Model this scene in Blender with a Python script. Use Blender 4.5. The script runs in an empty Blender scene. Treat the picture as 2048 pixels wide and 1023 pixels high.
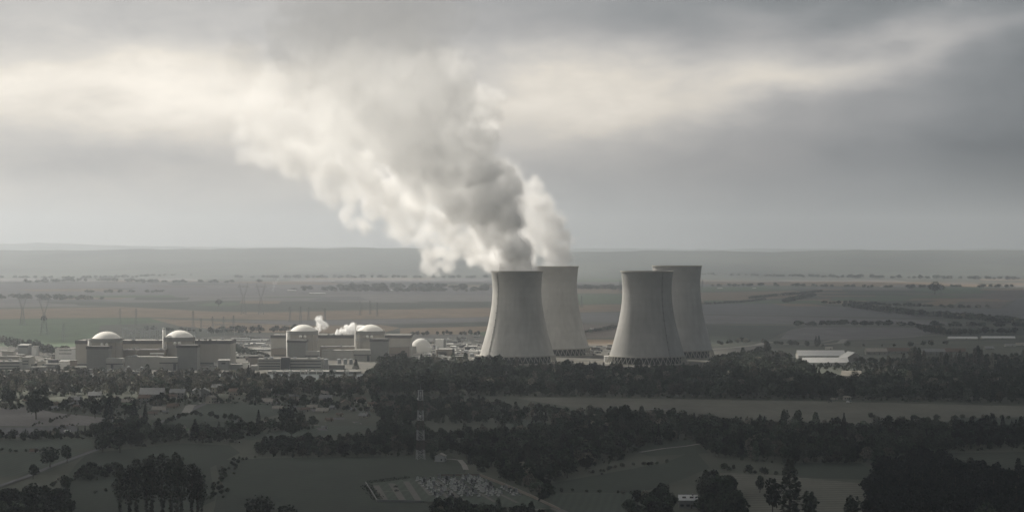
import bpy, math, random
import numpy as np
from mathutils import Vector, Matrix
random.seed(7); RNG = np.random.default_rng(7)
R = math.radians
SC = bpy.context.scene
COL = SC.collection

# ------------------------------------------------------------------ camera
H = 155.0                      # height of the viewpoint above the plain
F = 4350.0                     # focal length in photo pixels (photo 2048 wide)
HZ = 503.0                     # row of the true horizon in the photo
cam_d = bpy.data.cameras.new('camera'); cam = bpy.data.objects.new('camera', cam_d); COL.objects.link(cam)
cam.location = (0, 0, H)
cam.rotation_euler = (R(90) - math.atan((511.5-HZ)/F), 0, 0)
cam_d.sensor_width = 36; cam_d.lens = F/2048*36
cam_d.clip_start = 1; cam_d.clip_end = 120000
SC.camera = cam

# ------------------------------------------------------------------ world, sun, exposure
SUN_AZ = R(-44)     # from +Y towards +X (negative: to the left)
SUN_EL = R(36)
SC.view_settings.view_transform = 'Standard'; SC.view_settings.look = 'None'
SC.view_settings.gamma = 1; SC.view_settings.use_curve_mapping = False
SC.view_settings.exposure = 0.3
sun_d = bpy.data.lights.new('sun', 'SUN'); sun = bpy.data.objects.new('sun', sun_d); COL.objects.link(sun)
sun_d.energy = 5.0; sun_d.angle = R(1.5); sun_d.color = (1.0, 0.93, 0.82)
sdir = Vector((math.sin(SUN_AZ)*math.cos(SUN_EL), math.cos(SUN_AZ)*math.cos(SUN_EL), math.sin(SUN_EL)))
sun.rotation_euler = sdir.to_track_quat('Z', 'Y').to_euler()
sun.location = (-3000, 3000, 3000)

W = bpy.data.worlds.new('World'); SC.world = W; W.use_nodes = True
wt = W.node_tree; wt.nodes.clear()
def _n(t, kind, **kw):
    n = t.nodes.new(kind)
    for k, v in kw.items(): setattr(n, k, v)
    return n
def _math(t, op, a, b=None, c=None, clamp=False):
    n = t.nodes.new('ShaderNodeMath'); n.operation = op; n.use_clamp = clamp
    for i, v in enumerate((a, b, c)):
        if v is None: continue
        if isinstance(v, (int, float)): n.inputs[i].default_value = v
        else: t.links.new(v, n.inputs[i])
    return n.outputs[0]
def build_world():
    t = wt; L = t.links.new
    tc = _n(t, 'ShaderNodeTexCoord'); sp = _n(t, 'ShaderNodeSeparateXYZ'); L(tc.outputs['Generated'], sp.inputs[0])
    x, y, z = sp.outputs
    # bearing (radians, 0 = +Y) and elevation of the view direction
    az = _math(t, 'ARCTAN2', x, y)
    el = _math(t, 'ARCSINE', z)
    comb = _n(t, 'ShaderNodeCombineXYZ'); L(az, comb.inputs[0]); L(_math(t, 'MULTIPLY', el, 2.6), comb.inputs[1])
    nz = _n(t, 'ShaderNodeTexNoise'); nz.inputs['Scale'].default_value = 16; nz.inputs['Detail'].default_value = 6; nz.inputs['Roughness'].default_value = .52
    L(comb.outputs[0], nz.inputs['Vector'])
    comb2 = _n(t, 'ShaderNodeCombineXYZ'); L(az, comb2.inputs[0]); L(_math(t, 'MULTIPLY', el, 6), comb2.inputs[1]); comb2.inputs[2].default_value = 3.3
    nz2 = _n(t, 'ShaderNodeTexNoise'); nz2.inputs['Scale'].default_value = 9; nz2.inputs['Detail'].default_value = 5
    L(comb2.outputs[0], nz2.inputs['Vector'])
    nz3 = _n(t, 'ShaderNodeTexNoise'); nz3.inputs['Scale'].default_value = 26; nz3.inputs['Detail'].default_value = 5; nz3.inputs['Roughness'].default_value = .6; nz3.inputs['Distortion'].default_value = .4
    comb3 = _n(t, 'ShaderNodeCombineXYZ'); L(az, comb3.inputs[0]); L(_math(t, 'MULTIPLY', el, 2.2), comb3.inputs[1]); L(comb3.outputs[0], nz3.inputs['Vector'])
    spn = _n(t, 'ShaderNodeSeparateColor'); L(nz.outputs['Color'], spn.inputs[0])
    dx = _math(t, 'MULTIPLY_ADD', spn.outputs[0], .075, -.0375)
    dy = _math(t, 'MULTIPLY_ADD', spn.outputs[1], .036, -.018)
    azw = _math(t, 'ADD', az, dx); elw = _math(t, 'ADD', el, dy)
    def blob(px, py, sx, sy, rot=0, amp=1.0):
        a0 = (px-1024)/F; e0 = (HZ-py)/F; c, s = math.cos(R(rot)), math.sin(R(rot))
        u = _math(t, 'SUBTRACT', azw, a0); v = _math(t, 'SUBTRACT', elw, e0)
        U = _math(t, 'ADD', _math(t, 'MULTIPLY', u, c*F/sx), _math(t, 'MULTIPLY', v, s*F/sx))
        V = _math(t, 'ADD', _math(t, 'MULTIPLY', u, -s*F/sy), _math(t, 'MULTIPLY', v, c*F/sy))
        q = _math(t, 'ADD', _math(t, 'POWER', _math(t, 'ABSOLUTE', U), 2), _math(t, 'POWER', _math(t, 'ABSOLUTE', V), 2))
        return _math(t, 'MULTIPLY', _math(t, 'EXPONENT', _math(t, 'MULTIPLY', q, -1)), amp)
    tot = None
    for b in SKY_BLOBS:
        o = blob(*b); tot = o if tot is None else _math(t, 'ADD', tot, o)
    # base: a smooth fall from left (towards the sun) to right, greyer overhead
    base = _math(t, 'MULTIPLY_ADD', az, -1.08, .42)
    base = _math(t, 'MAXIMUM', _math(t, 'MINIMUM', base, .53), .10)
    up = _math(t, 'MULTIPLY', _math(t, 'SUBTRACT', el, .085), 3.2, clamp=True)
    base = _math(t, 'MULTIPLY_ADD', _math(t, 'SUBTRACT', OVERHEAD, base), up, base)
    tot = _math(t, 'ADD', base, tot)
    tot = _math(t, 'MULTIPLY', tot, _math(t, 'MULTIPLY_ADD', nz2.outputs['Fac'], .26, _math(t, 'MULTIPLY_ADD', nz3.outputs['Fac'], .44, .65)))
    # unseen sky behind the viewpoint darkened to deepen shade on near faces
    bk = _math(t, 'MULTIPLY_ADD', y, 1.15, .30, clamp=True); tot = _math(t, 'MULTIPLY', tot, _math(t, 'MULTIPLY_ADD', bk, 1-BEHIND, BEHIND))
    tot = _math(t, 'MAXIMUM', tot, .05)
    # brighter cloud is warmer, darker cloud bluer
    ramp = _n(t, 'ShaderNodeValToRGB'); L(tot, ramp.inputs[0])
    cr = ramp.color_ramp; cr.elements[0].position = .05; cr.elements[0].color = (.84, .975, 1.10, 1)
    cr.elements[1].position = .75; cr.elements[1].color = (1.08, 1.0, .885, 1)
    e = cr.elements.new(.38); e.color = (1.0, .99, .995, 1)
    mul = _n(t, 'ShaderNodeVectorMath', operation='SCALE'); L(ramp.outputs[0], mul.inputs[0]); L(tot, mul.inputs['Scale'])
    cl = _n(t, 'ShaderNodeBackground'); L(mul.outputs[0], cl.inputs[0]); cl.inputs[1].default_value = 1
    sky = _n(t, 'ShaderNodeTexSky', sky_type='NISHITA'); sky.sun_disc = False
    sky.sun_elevation = SUN_EL; sky.sun_rotation = SUN_AZ; sky.air_density = 1.5; sky.dust_density = 3
    bg = _n(t, 'ShaderNodeBackground'); L(sky.outputs[0], bg.inputs[0]); bg.inputs[1].default_value = .06
    mx = _n(t, 'ShaderNodeMixShader'); mx.inputs[0].default_value = .95
    L(bg.outputs[0], mx.inputs[1]); L(cl.outputs[0], mx.inputs[2])
    out = _n(t, 'ShaderNodeOutputWorld'); L(mx.outputs[0], out.inputs[0])
OVERHEAD = .21; BEHIND = .34
# clouds: bearing/elevation given as photo pixel of centre, half widths, tilt, brightness added
SKY_BLOBS = [
    (120, 190, 430, 62, 2, .33), (560, 190, 330, 80, -8, .24), (520, 260, 230, 80, -25, .14),
    (1120, 200, 300, 85, 4, .30), (1300, 180, 420, 60, 6, .10), (1480, 180, 260, 40, 10, .17), (1780, 100, 300, 50, 12, .15), (1990, 70, 160, 40, 8, .06),
    (60, 400, 620, 90, 0, .09), (1250, 330, 450, 120, 0, .09), (1700, 260, 400, 60, 4, .04),
    (380, 315, 260, 40, -3, -.08), (300, 20, 900, 85, 0, -.07), (1000, 10, 700, 95, 0, -.01),
    (1650, -20, 520, 60, 4, -.05), (1450, 110, 420, 60, 8, .10), (1900, 190, 300, 90, 0, .05), (2100, 470, 300, 260, 0, -.05),
]
build_world()

SC.render.engine = 'CYCLES'
cy = SC.cycles
cy.max_bounces = 30; cy.diffuse_bounces = 6; cy.glossy_bounces = 2; cy.transmission_bounces = 12
cy.volume_bounces = 28; cy.transparent_max_bounces = 24
cy.use_denoising = True
try: cy.denoiser = 'OPENIMAGEDENOISE'
except Exception: pass
cy.volume_step_rate = 2; cy.volume_max_steps = 512
cy.sample_clamp_indirect = 4

# ------------------------------------------------------------------ helpers
def G(px, py, z=0.0):
    """ground point seen at photo pixel"""
    d = (H - z)*F/(py-HZ); return Vector(((px-1024)/F*d, d, z))
def P(px, py, d):
    """point at distance d seen at photo pixel"""
    return Vector(((px-1024)/F*d, d, H-(py-HZ)/F*d))
def D(py): return H*F/(py-HZ)
def S(py): return D(py)/F            # metres per photo pixel at that row

MATS = {}
def mat(name, col, rough=.9, var=.18, scale=.2, col2=None, detail=6, metal=0, stretch=None, bump=0, spec=.2, coord='Object', trans=0, extra=None):
    if name in MATS: return MATS[name]
    m = bpy.data.materials.new(name); m.use_nodes = True; t = m.node_tree; b = t.nodes['Principled BSDF']
    b.inputs['Roughness'].default_value = rough; b.inputs['Metallic'].default_value = metal
    b.inputs['Specular IOR Level'].default_value = spec
    tc = _n(t, 'ShaderNodeTexCoord'); mp = _n(t, 'ShaderNodeMapping')
    t.links.new(tc.outputs[coord], mp.inputs[0])
    if stretch: mp.inputs['Scale'].default_value = stretch
    nz = _n(t, 'ShaderNodeTexNoise'); nz.inputs['Scale'].default_value = scale; nz.inputs['Detail'].default_value = detail; nz.inputs['Roughness'].default_value = .6
    t.links.new(mp.outputs[0], nz.inputs['Vector'])
    rp = _n(t, 'ShaderNodeValToRGB'); t.links.new(nz.outputs['Fac'], rp.inputs[0])
    c2 = col2 or col
    rp.color_ramp.elements[0].position = .3; rp.color_ramp.elements[1].position = .7
    rp.color_ramp.elements[0].color = tuple(max(0, v*(1-var)) for v in col)+(1,)
    rp.color_ramp.elements[1].color = tuple(min(1, v*(1+var)) for v in c2)+(1,)
    t.links.new(rp.outputs[0], b.inputs['Base Color'])
    if bump:
        bp = _n(t, 'ShaderNodeBump'); bp.inputs['Distance'].default_value = bump; t.links.new(nz.outputs['Fac'], bp.inputs['Height']); t.links.new(bp.outputs[0], b.inputs['Normal'])
    if extra: extra(t, b, rp, tc)
    MATS[name] = m; return m

def tag(o, label=None, cat=None, group=None, kind=None):
    if label: o['label'] = label
    if cat: o['category'] = cat
    if group: o['group'] = group
    if kind: o['kind'] = kind
    return o
def empty(name, loc=(0,0,0), rz=0, label=None, cat=None, group=None):
    o = bpy.data.objects.new(name, None); COL.objects.link(o); o.location = loc; o.rotation_euler = (0,0,rz)
    o.empty_display_size = 1
    return tag(o, label, cat, group)

class MB:
    """collects vertices and faces, then links them as ONE mesh object"""
    def __init__(s): s.v = []; s.f = []; s.m = []
    def add(s, vs, fs, mi=0):
        k = len(s.v); s.v += [tuple(v) for v in vs]; s.f += [tuple(i+k for i in f) for f in fs]; s.m += [mi]*len(fs); return s
    def box(s, x0, x1, y0, y1, z0, z1, mi=0, rz=0, c=None):
        vs = [(x,y,z) for z in (z0,z1) for y in (y0,y1) for x in (x0,x1)]
        if rz:
            cx, cy_ = c or ((x0+x1)/2, (y0+y1)/2); ca, sa = math.cos(rz), math.sin(rz)
            vs = [(cx+(x-cx)*ca-(y-cy_)*sa, cy_+(x-cx)*sa+(y-cy_)*ca, z) for x,y,z in vs]
        return s.add(vs, [(0,2,3,1),(4,5,7,6),(0,1,5,4),(2,6,7,3),(0,4,6,2),(1,3,7,5)], mi)
    def bar(s, a, b, r, n=4, mi=0, r2=None):
        a = Vector(a); b = Vector(b); d = (b-a)
        if d.length < 1e-6: return s
        q = d.to_track_quat('Z', 'Y'); r2 = r if r2 is None else r2; vs = []
        for p, rr in ((a, r), (b, r2)):
            for k in range(n):
                an = 2*math.pi*(k+.5)/n; vs.append(p + q @ Vector((math.cos(an)*rr, math.sin(an)*rr, 0)))
        fs = [(k, (k+1)%n, n+(k+1)%n, n+k) for k in range(n)] + [tuple(range(n-1,-1,-1)), tuple(range(n,2*n))]
        return s.add(vs, fs, mi)
    def lathe(s, prof, n=48, mi=0, c=(0,0), cap=True, a0=0, a1=2*math.pi):
        full = abs(a1-a0-2*math.pi) < 1e-6; m = n if full else n+1; vs = []
        for r, z in prof:
            for k in range(m):
                a = a0+(a1-a0)*k/n; vs.append((c[0]+r*math.cos(a), c[1]+r*math.sin(a), z))
        fs = []
        for i in range(len(prof)-1):
            for k in range(n if full else n):
                k2 = (k+1) % m
                fs.append((i*m+k, i*m+k2, (i+1)*m+k2, (i+1)*m+k))
        if cap and full: fs.append(tuple(range((len(prof)-1)*m, len(prof)*m)))
        return s.add(vs, fs, mi)
    def poly(s, pts, z, mi=0):
        k = len(s.v); s.v += [(p[0], p[1], z) for p in pts]; s.f.append(tuple(range(k, k+len(pts)))); s.m.append(mi); return s
    def prism(s, pts, z0, z1, mi=0, mtop=None):
        n = len(pts); vs = [(p[0],p[1],z0) for p in pts]+[(p[0],p[1],z1) for p in pts]
        s.add(vs, [(k,(k+1)%n,n+(k+1)%n,n+k) for k in range(n)], mi); s.add([(p[0],p[1],z1) for p in pts], [tuple(range(n))], mi if mtop is None else mtop)
        return s
    def build(s, name, mats, parent=None, smooth=False, loc=None, auto=None):
        me = bpy.data.meshes.new(name); me.from_pydata(s.v, [], s.f); 
        for m in (mats if isinstance(mats, (list, tuple)) else [mats]): me.materials.append(m)
        if any(s.m): me.polygons.foreach_set('material_index', s.m)
        if smooth: me.polygons.foreach_set('use_smooth', [True]*len(me.polygons))
        me.update()
        o = bpy.data.objects.new(name, me); COL.objects.link(o)
        if parent: o.parent = parent
        if loc is not None: o.location = loc
        return o
def copy_tree(o, parent=None):
    c = o.copy(); COL.objects.link(c); c.parent = parent
    for ch in list(o.children): copy_tree(ch, c)
    return c
# ------------------------------------------------------------------ cloud banks added high out of the frame, shaped for their shade
def shade_cloud(name, x0, x1, y0, y1, z, th, seed, label, thin=0.0, skew=0.0):
    from mathutils import noise
    def veil(t, b, rp, tc):
        # thin cloud: part of the light passes straight on, part is scattered through, part back
        tr = _n(t, 'ShaderNodeBsdfTransparent'); tl = _n(t, 'ShaderNodeBsdfTranslucent'); tl.inputs[0].default_value = (.9,.9,.92,1)
        m1 = _n(t, 'ShaderNodeMixShader'); m1.inputs[0].default_value = .5; t.links.new(b.outputs[0], m1.inputs[1]); t.links.new(tl.outputs[0], m1.inputs[2])
        m2 = _n(t, 'ShaderNodeMixShader'); m2.inputs[0].default_value = thin; t.links.new(m1.outputs[0], m2.inputs[1]); t.links.new(tr.outputs[0], m2.inputs[2])
        t.links.new(m2.outputs[0], t.nodes['Material Output'].inputs['Surface'])
    m = mat('cloud_grey_%d' % int(thin*100), (.75,.76,.78), var=.05, scale=.002, rough=1, extra=veil)
    nx, ny = 46, 46; v = []; f = []
    for side in (0, 1):
        for j in range(ny+1):
            for i in range(nx+1):
                u = i/nx*2-1; w = j/ny*2-1
                a = max(abs(u), abs(w)); k = a/max(1e-6, math.hypot(u, w))
                k = k*.35+.65*1.0 if a < .999 else k*.35+.65
                px = (x0+x1)/2+u*k*(x1-x0)/2; py = (y0+y1)/2+w*k*(y1-y0)/2
                e = noise.noise(Vector((px/420+seed, py/420, .5)))*150*a
                px += e; py += noise.noise(Vector((px/380, py/380+seed, 4.5)))*150*a
                py += skew*(px-(x0+x1)/2)
                t = max(0, 1-a**6)
                h = t*th*(.55+.6*noise.noise(Vector((px/300, py/300, seed))) + .25*noise.noise(Vector((px/110, py/110, seed))))
                v.append((px, py, z+(h if side else -h*.35)))
    n1 = (nx+1)*(ny+1)
    for j in range(ny):
        for i in range(nx):
            q = (j*(nx+1)+i, j*(nx+1)+i+1, (j+1)*(nx+1)+i+1, (j+1)*(nx+1)+i)
            f.append(q[::-1]); f.append(tuple(k+n1 for k in q))
    me = MB(); me.v = v; me.f = f; me.m = [0]*len(f)
    o = me.build(name, m, smooth=True); tag(o, label, 'cloud', 'unseen clouds added for shade', 'structure'); return o
shade_cloud('cloud', -3500, 500, 300, 3860, 1500, 320, 1.7, 'unseen broad grey cloud bank added to shade the village and woods', .2, .42)
shade_cloud('cloud', -1650, 2400, 4250, 11000, 2000, 350, 5.2, 'unseen long grey cloud bank added to shade the fields right of the cooling towers', .3)
shade_cloud('cloud', -6500, 200, 5700, 13500, 2100, 350, 9.3, 'unseen thin grey cloud bank added to dim the far plain behind the reactors', .5)
# ------------------------------------------------------------------ ground
GM = mat('plain_ground', (.062,.072,.055), var=.3, scale=.006, col2=(.085,.09,.07), coord='Object', rough=1)
g = MB()
xs = [-60000, -20000, -6000, -2500, 0, 2500, 6000, 20000, 60000]; ys = [-3000, 0, 1500, 3000, 6000, 12000, 25000, 60000]
g.v = [(x, y, 0) for y in ys for x in xs]
g.f = [(j*9+i, j*9+i+1, (j+1)*9+i+1, (j+1)*9+i) for j in range(len(ys)-1) for i in range(8)]; g.m = [0]*len(g.f)
tag(g.build('ground', GM), kind='structure')

# ------------------------------------------------------------------ cooling towers
_RUN0 = 98.0
def conc_extra(lines):
    def fn(t, b, rp, tc):
        # faint rain streaks and pour rings on the shell
        oi = _n(t, 'ShaderNodeObjectInfo'); ofs = _n(t, 'ShaderNodeVectorMath', operation='ADD'); t.links.new(tc.outputs['Object'], ofs.inputs[0]); t.links.new(oi.outputs['Location'], ofs.inputs[1])
        mp = _n(t, 'ShaderNodeMapping'); t.links.new(ofs.outputs[0], mp.inputs[0]); mp.inputs['Scale'].default_value = (.16, .16, .010)
        n2 = _n(t, 'ShaderNodeTexNoise'); n2.inputs['Scale'].default_value = 1; n2.inputs['Detail'].default_value = 7; n2.inputs['Roughness'].default_value = .65; t.links.new(mp.outputs[0], n2.inputs['Vector'])
        wv = _n(t, 'ShaderNodeTexWave'); wv.bands_direction = 'Z'; wv.inputs['Scale'].default_value = .035; wv.inputs['Distortion'].default_value = .6; t.links.new(tc.outputs['Object'], wv.inputs['Vector'])
        f = _math(t, 'MULTIPLY_ADD', n2.outputs['Fac'], .55, .70)
        f = _math(t, 'MULTIPLY', f, _math(t, 'MULTIPLY_ADD', wv.outputs['Fac'], .03, .98))
        # dark algae runs hanging below the rim, uneven from streak to streak
        sz = _n(t, 'ShaderNodeSeparateXYZ'); t.links.new(tc.outputs['Object'], sz.inputs[0])
        run = _math(t, 'MULTIPLY_ADD', sz.outputs[2], 1/34.0, -_RUN0/34.0); run = _math(t, 'ADD', run, _math(t, 'MULTIPLY_ADD', n2.outputs['Fac'], 2.2, -1.1)); run = _math(t, 'MULTIPLY', run, .55, clamp=True)
        f = _math(t, 'MULTIPLY', f, _math(t, 'MULTIPLY_ADD', run, -.42, 1.0))
        s = _n(t, 'ShaderNodeVectorMath', operation='SCALE'); t.links.new(rp.outputs[0], s.inputs[0]); t.links.new(f, s.inputs['Scale'])
        t.links.new(s.outputs[0], b.inputs['Base Color'])
    return fn
CONC = mat('tower_concrete', (.50,.49,.465), var=.16, scale=.022, rough=.9, extra=conc_extra(1))
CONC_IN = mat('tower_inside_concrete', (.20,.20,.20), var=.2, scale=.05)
LEGM = mat('tower_leg_concrete', (.40,.385,.35), var=.1, scale=.3)
DARK = mat('dark_metal', (.05,.052,.055), var=.2, scale=.5, rough=.6)
PACK = mat('cooling_fill', (.035,.04,.042), var=.3, scale=.4)
# radius profile against height (metres): measured from the photograph
HT = 128.0
PROF = [(52.5,10.5),(51.2,14),(47.8,26),(44.3,38),(41.2,50),(38.5,62),(36.4,74),(34.9,85),(34.2,95),(34.1,104),(34.5,112),(35.2,120),(36.0,126.4),(36.2,128)]
def tower_proto():
    root = empty('cooling_tower')
    sh = MB(); prof = []
    import bisect
    zs = np.linspace(10.5, 128, 48); pr = np.interp(zs, [p[1] for p in PROF], [p[0] for p in PROF])
    k = np.ones(5)/5; prs = np.convolve(np.pad(pr, 2, mode='edge'), k, 'valid'); prs[:2] = pr[:2]; prs[-2:] = pr[-2:]
    prof = list(zip(prs, zs)); inner = [(r-.9, z) for r, z in reversed(prof)]
    sh.lathe(prof + [(prof[-1][0]-.9, 128.0)], 96, 0, cap=False)
    sh.lathe(inner, 96, 1, cap=False)
    sh.build('shell', [CONC, CONC_IN], root, smooth=True)
    rm = MB(); rm.lathe([(36.25,126.6),(37.0,126.9),(37.0,128.3),(34.9,128.3),(34.9,127.6)], 96, cap=False); rm.build('rim', LEGM, root)
    rb = MB(); rb.lathe([(52.4,11.6),(53.2,11.4),(53.2,10.1),(51.3,10.1),(51.3,10.9)], 96, cap=False); rb.build('base_ring', LEGM, root)
    bs = MB(); bs.lathe([(58,0),(58,1.6),(57.2,1.6),(57.2,.9),(0.1,.9)], 72, cap=False); bs.build('basin', LEGM, root)
    fl = MB(); fl.lathe([(47,.9),(47,9.5),(0.1,9.7)], 48, cap=False); fl.build('cooling_fill', PACK, root)
    n = 44; leg = None
    for i in range(n):
        a = 2*math.pi*i/n
        for s in (-1, 1):
            b0 = a + s*.0; t0 = a + s*math.pi/n
            m = MB().bar((56*math.cos(b0), 56*math.sin(b0), .5), (52.3*math.cos(t0), 52.3*math.sin(t0), 10.6), .42, 6)
            m.build('leg', LEGM, root)
    return root
# photo: (centre px, foot row of the near legs)
TD = {'A': (1034.0, 3035.0), 'B': (1108.5, 3260.0), 'C': (1294.0, 3020.0), 'D': (1354.0, 3190.0)}
tp = tower_proto()
lab = {
 'A': 'large grey concrete cooling tower with steam, front left, ladder on its sunlit edge',
 'B': 'steaming cooling tower half hidden behind the front left one',
 'C': 'idle front tower of the right pair, sunlit streak down its left flank',
 'D': 'idle rear cooling tower of the right pair, its rim slightly higher'}
TW = {}
for k, (px, d) in TD.items():
    o = tp if k == 'A' else copy_tree(tp)
    o.location = ((px-1024)/F*d, d, 0); o.scale = (1, 1, {'B': 1.04, 'D': 1.05}.get(k, 1)); tag(o, lab[k], 'cooling tower', 'the four cooling towers of the power station'); TW[k] = o
# shade put into the colour: idle tower shells darkened, the front one most
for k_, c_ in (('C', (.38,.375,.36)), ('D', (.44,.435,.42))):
    cm_ = mat('shaded_tower_concrete_'+k_.lower(), c_, var=.18, scale=.022, rough=.9, extra=conc_extra(1))
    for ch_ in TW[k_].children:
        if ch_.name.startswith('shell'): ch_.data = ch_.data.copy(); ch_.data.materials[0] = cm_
def tower_ladder(root, ang):
    lad = MB(); zs = np.linspace(11, 127.5, 60)
    pr = np.interp(zs, [p[1] for p in PROF], [p[0] for p in PROF])+.35
    ca, sa = math.cos(ang), math.sin(ang); tx, ty = -sa, ca
    for i in range(59):
        for s in (-.5, .5):
            lad.bar((pr[i]*ca+tx*s, pr[i]*sa+ty*s, zs[i]), (pr[i+1]*ca+tx*s, pr[i+1]*sa+ty*s, zs[i+1]), .16)
        if i % 5 == 0:
            r = pr[i]+.5; lad.box(r*ca-.6, r*ca+.6, r*sa-.6, r*sa+.6, zs[i]-.5, zs[i]+.5, rz=ang)
    lad.build('ladder', mat('ladder_cage_steel', (.13,.13,.13), var=.1), root)
tower_ladder(TW['A'], R(270-49)); tower_ladder(TW['C'], R(270+33))

# ------------------------------------------------------------------ steam
def steam_mat(name, dens, g=.35, col=(1,1,1)):
    m = bpy.data.materials.new(name); m.use_nodes = True; t = m.node_tree; t.nodes.clear()
    v = _n(t, 'ShaderNodeVolumePrincipled'); v.inputs['Color'].default_value = col+(1,); v.inputs['Density'].default_value = dens
    v.inputs['Anisotropy'].default_value = g
    o = _n(t, 'ShaderNodeOutputMaterial'); t.links.new(v.outputs[0], o.inputs['Volume']); return m
def steam(name, puffs, voxel, m, label, n1=(.02, 1.0), n2=(.07,.5), edge=.35, seed=0, grp=None, pad=1.5, core=None):
    """puffs: list of (x,y,z,radius,density). A cloud grown from them by a field evaluated on a grid."""
    me = bpy.data.meshes.new(name); me.from_pydata([p[:3] for p in puffs], [], [])
    for an, idx in (('rad', 3), ('dens', 4)):
        a = me.attributes.new(an, 'FLOAT', 'POINT'); a.data.foreach_set('value', [float(p[idx]) for p in puffs])
    o = bpy.data.objects.new(name, me); COL.objects.link(o); me.materials.append(m)
    pts = np.array([p[:3] for p in puffs]); rad = np.array([p[3] for p in puffs])
    lo = (pts-rad[:,None]*pad).min(0); hi = (pts+rad[:,None]*pad).max(0)
    ng = bpy.data.node_groups.new(name, 'GeometryNodeTree')
    ng.interface.new_socket('Geometry', in_out='INPUT', socket_type='NodeSocketGeometry')
    ng.interface.new_socket('Geometry', in_out='OUTPUT', socket_type='NodeSocketGeometry')
    t = ng; L = t.links.new
    gi = _n(t, 'NodeGroupInput'); go = _n(t, 'NodeGroupOutput')
    vc = _n(t, 'GeometryNodeVolumeCube'); vc.inputs['Min'].default_value = tuple(lo); vc.inputs['Max'].default_value = tuple(hi)
    for i, ax in enumerate('XYZ'): vc.inputs['Resolution '+ax].default_value = max(8, int((hi[i]-lo[i])/voxel))
    pos = _n(t, 'GeometryNodeInputPosition')
    # warp the sampling position a little, so that puffs are not round
    wn = _n(t, 'ShaderNodeTexNoise'); wn.noise_dimensions = '3D'; wn.inputs['Scale'].default_value = n1[0]*.6; wn.inputs['Detail'].default_value = 2
    L(pos.outputs[0], wn.inputs['Vector'])
    sub = _n(t, 'ShaderNodeVectorMath', operation='SUBTRACT'); L(wn.outputs['Color'], sub.inputs[0]); sub.inputs[1].default_value = (.5,.5,.5)
    scl = _n(t, 'ShaderNodeVectorMath', operation='SCALE'); L(sub.outputs[0], scl.inputs[0]); scl.inputs['Scale'].default_value = .9/n1[0]*.5
    wp = _n(t, 'ShaderNodeVectorMath', operation='ADD'); L(pos.outputs[0], wp.inputs[0]); L(scl.outputs[0], wp.inputs[1])
    sn = _n(t, 'GeometryNodeSampleNearest'); sn.domain = 'POINT'; L(gi.outputs[0], sn.inputs['Geometry']); L(wp.outputs[0], sn.inputs['Sample Position'])
    def samp(nm, typ='FLOAT'):
        si = _n(t, 'GeometryNodeSampleIndex'); si.data_type = typ; si.domain = 'POINT'
        L(gi.outputs[0], si.inputs['Geometry']); L(sn.outputs[0], si.inputs['Index'])
        if typ == 'FLOAT':
            na = _n(t, 'GeometryNodeInputNamedAttribute'); na.data_type = 'FLOAT'; na.inputs['Name'].default_value = nm; L(na.outputs['Attribute'], si.inputs['Value'])
        else:
            pp = _n(t, 'GeometryNodeInputPosition'); L(pp.outputs[0], si.inputs['Value'])
        return si.outputs[0]
    rr = samp('rad'); dd = samp('dens'); cc = samp('', 'FLOAT_VECTOR')
    dist = _n(t, 'ShaderNodeVectorMath', operation='DISTANCE'); L(wp.outputs[0], dist.inputs[0]); L(cc, dist.inputs[1])
    sd = _math(t, 'SUBTRACT', 1.0, _math(t, 'DIVIDE', dist.outputs['Value'], rr))       # 1 in the centre, 0 on the sphere
    vo = _n(t, 'ShaderNodeTexVoronoi'); vo.feature = 'SMOOTH_F1'; vo.inputs['Scale'].default_value = n2[0]; vo.inputs['Detail'].default_value = 3; vo.inputs['Smoothness'].default_value = .45
    L(pos.outputs[0], vo.inputs['Vector'])
    no = _n(t, 'ShaderNodeTexNoise'); no.inputs['Scale'].default_value = n1[0]*2.1; no.inputs['Detail'].default_value = 7; no.inputs['Roughness'].default_value = .68
    L(pos.outputs[0], no.inputs['Vector'])
    e = _math(t, 'ADD', sd, _math(t, 'MULTIPLY_ADD', vo.outputs['Distance'], -n2[1], n2[1]*.45))
    e = _math(t, 'ADD', e, _math(t, 'MULTIPLY_ADD', no.outputs['Fac'], n1[1], -n1[1]*.5))
    e = _math(t, 'DIVIDE', e, edge, clamp=True)
    e = _math(t, 'MULTIPLY', _math(t, 'MULTIPLY', e, e), dd)
    L(e, vc.inputs['Density'])
    sm = _n(t, 'GeometryNodeSetMaterial'); sm.inputs['Material'].default_value = m
    L(vc.outputs[0], sm.inputs['Geometry']); L(sm.outputs[0], go.inputs[0])
    md = o.modifiers.new('steam', 'NODES'); md.node_group = ng
    if core is None: return tag(o, label, 'steam plume', grp)
    # the thickest steam is also a solid white body inside the vapour
    vm = _n(t, 'GeometryNodeVolumeToMesh'); vm.inputs['Threshold'].default_value = core; L(vc.outputs[0], vm.inputs['Volume']); L(vm.outputs[0], go.inputs[0])
    res = [vc.inputs['Resolution '+ax].default_value for ax in 'XYZ']
    for ax, r_ in zip('XYZ', res): vc.inputs['Resolution '+ax].default_value = max(8, r_//2)
    bpy.context.view_layer.update(); dg = bpy.context.evaluated_depsgraph_get()
    cme = bpy.data.meshes.new_from_object(o.evaluated_get(dg)); cme.name = name
    for ax, r_ in zip('XYZ', res): vc.inputs['Resolution '+ax].default_value = r_
    L(sm.outputs[0], go.inputs[0]); t.nodes.remove(vm)
    import bmesh
    bmm = bmesh.new(); bmm.from_mesh(cme); seen = {}; isl = []          # keep the main body, drop stray crumbs
    for v0 in bmm.verts:
        if v0.index in seen: continue
        st = [v0]; seen[v0.index] = len(isl); mem = [v0]
        while st:
            for e_ in st.pop().link_edges:
                for q in e_.verts:
                    if q.index not in seen: seen[q.index] = len(isl); st.append(q); mem.append(q)
        isl.append(mem)
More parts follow.
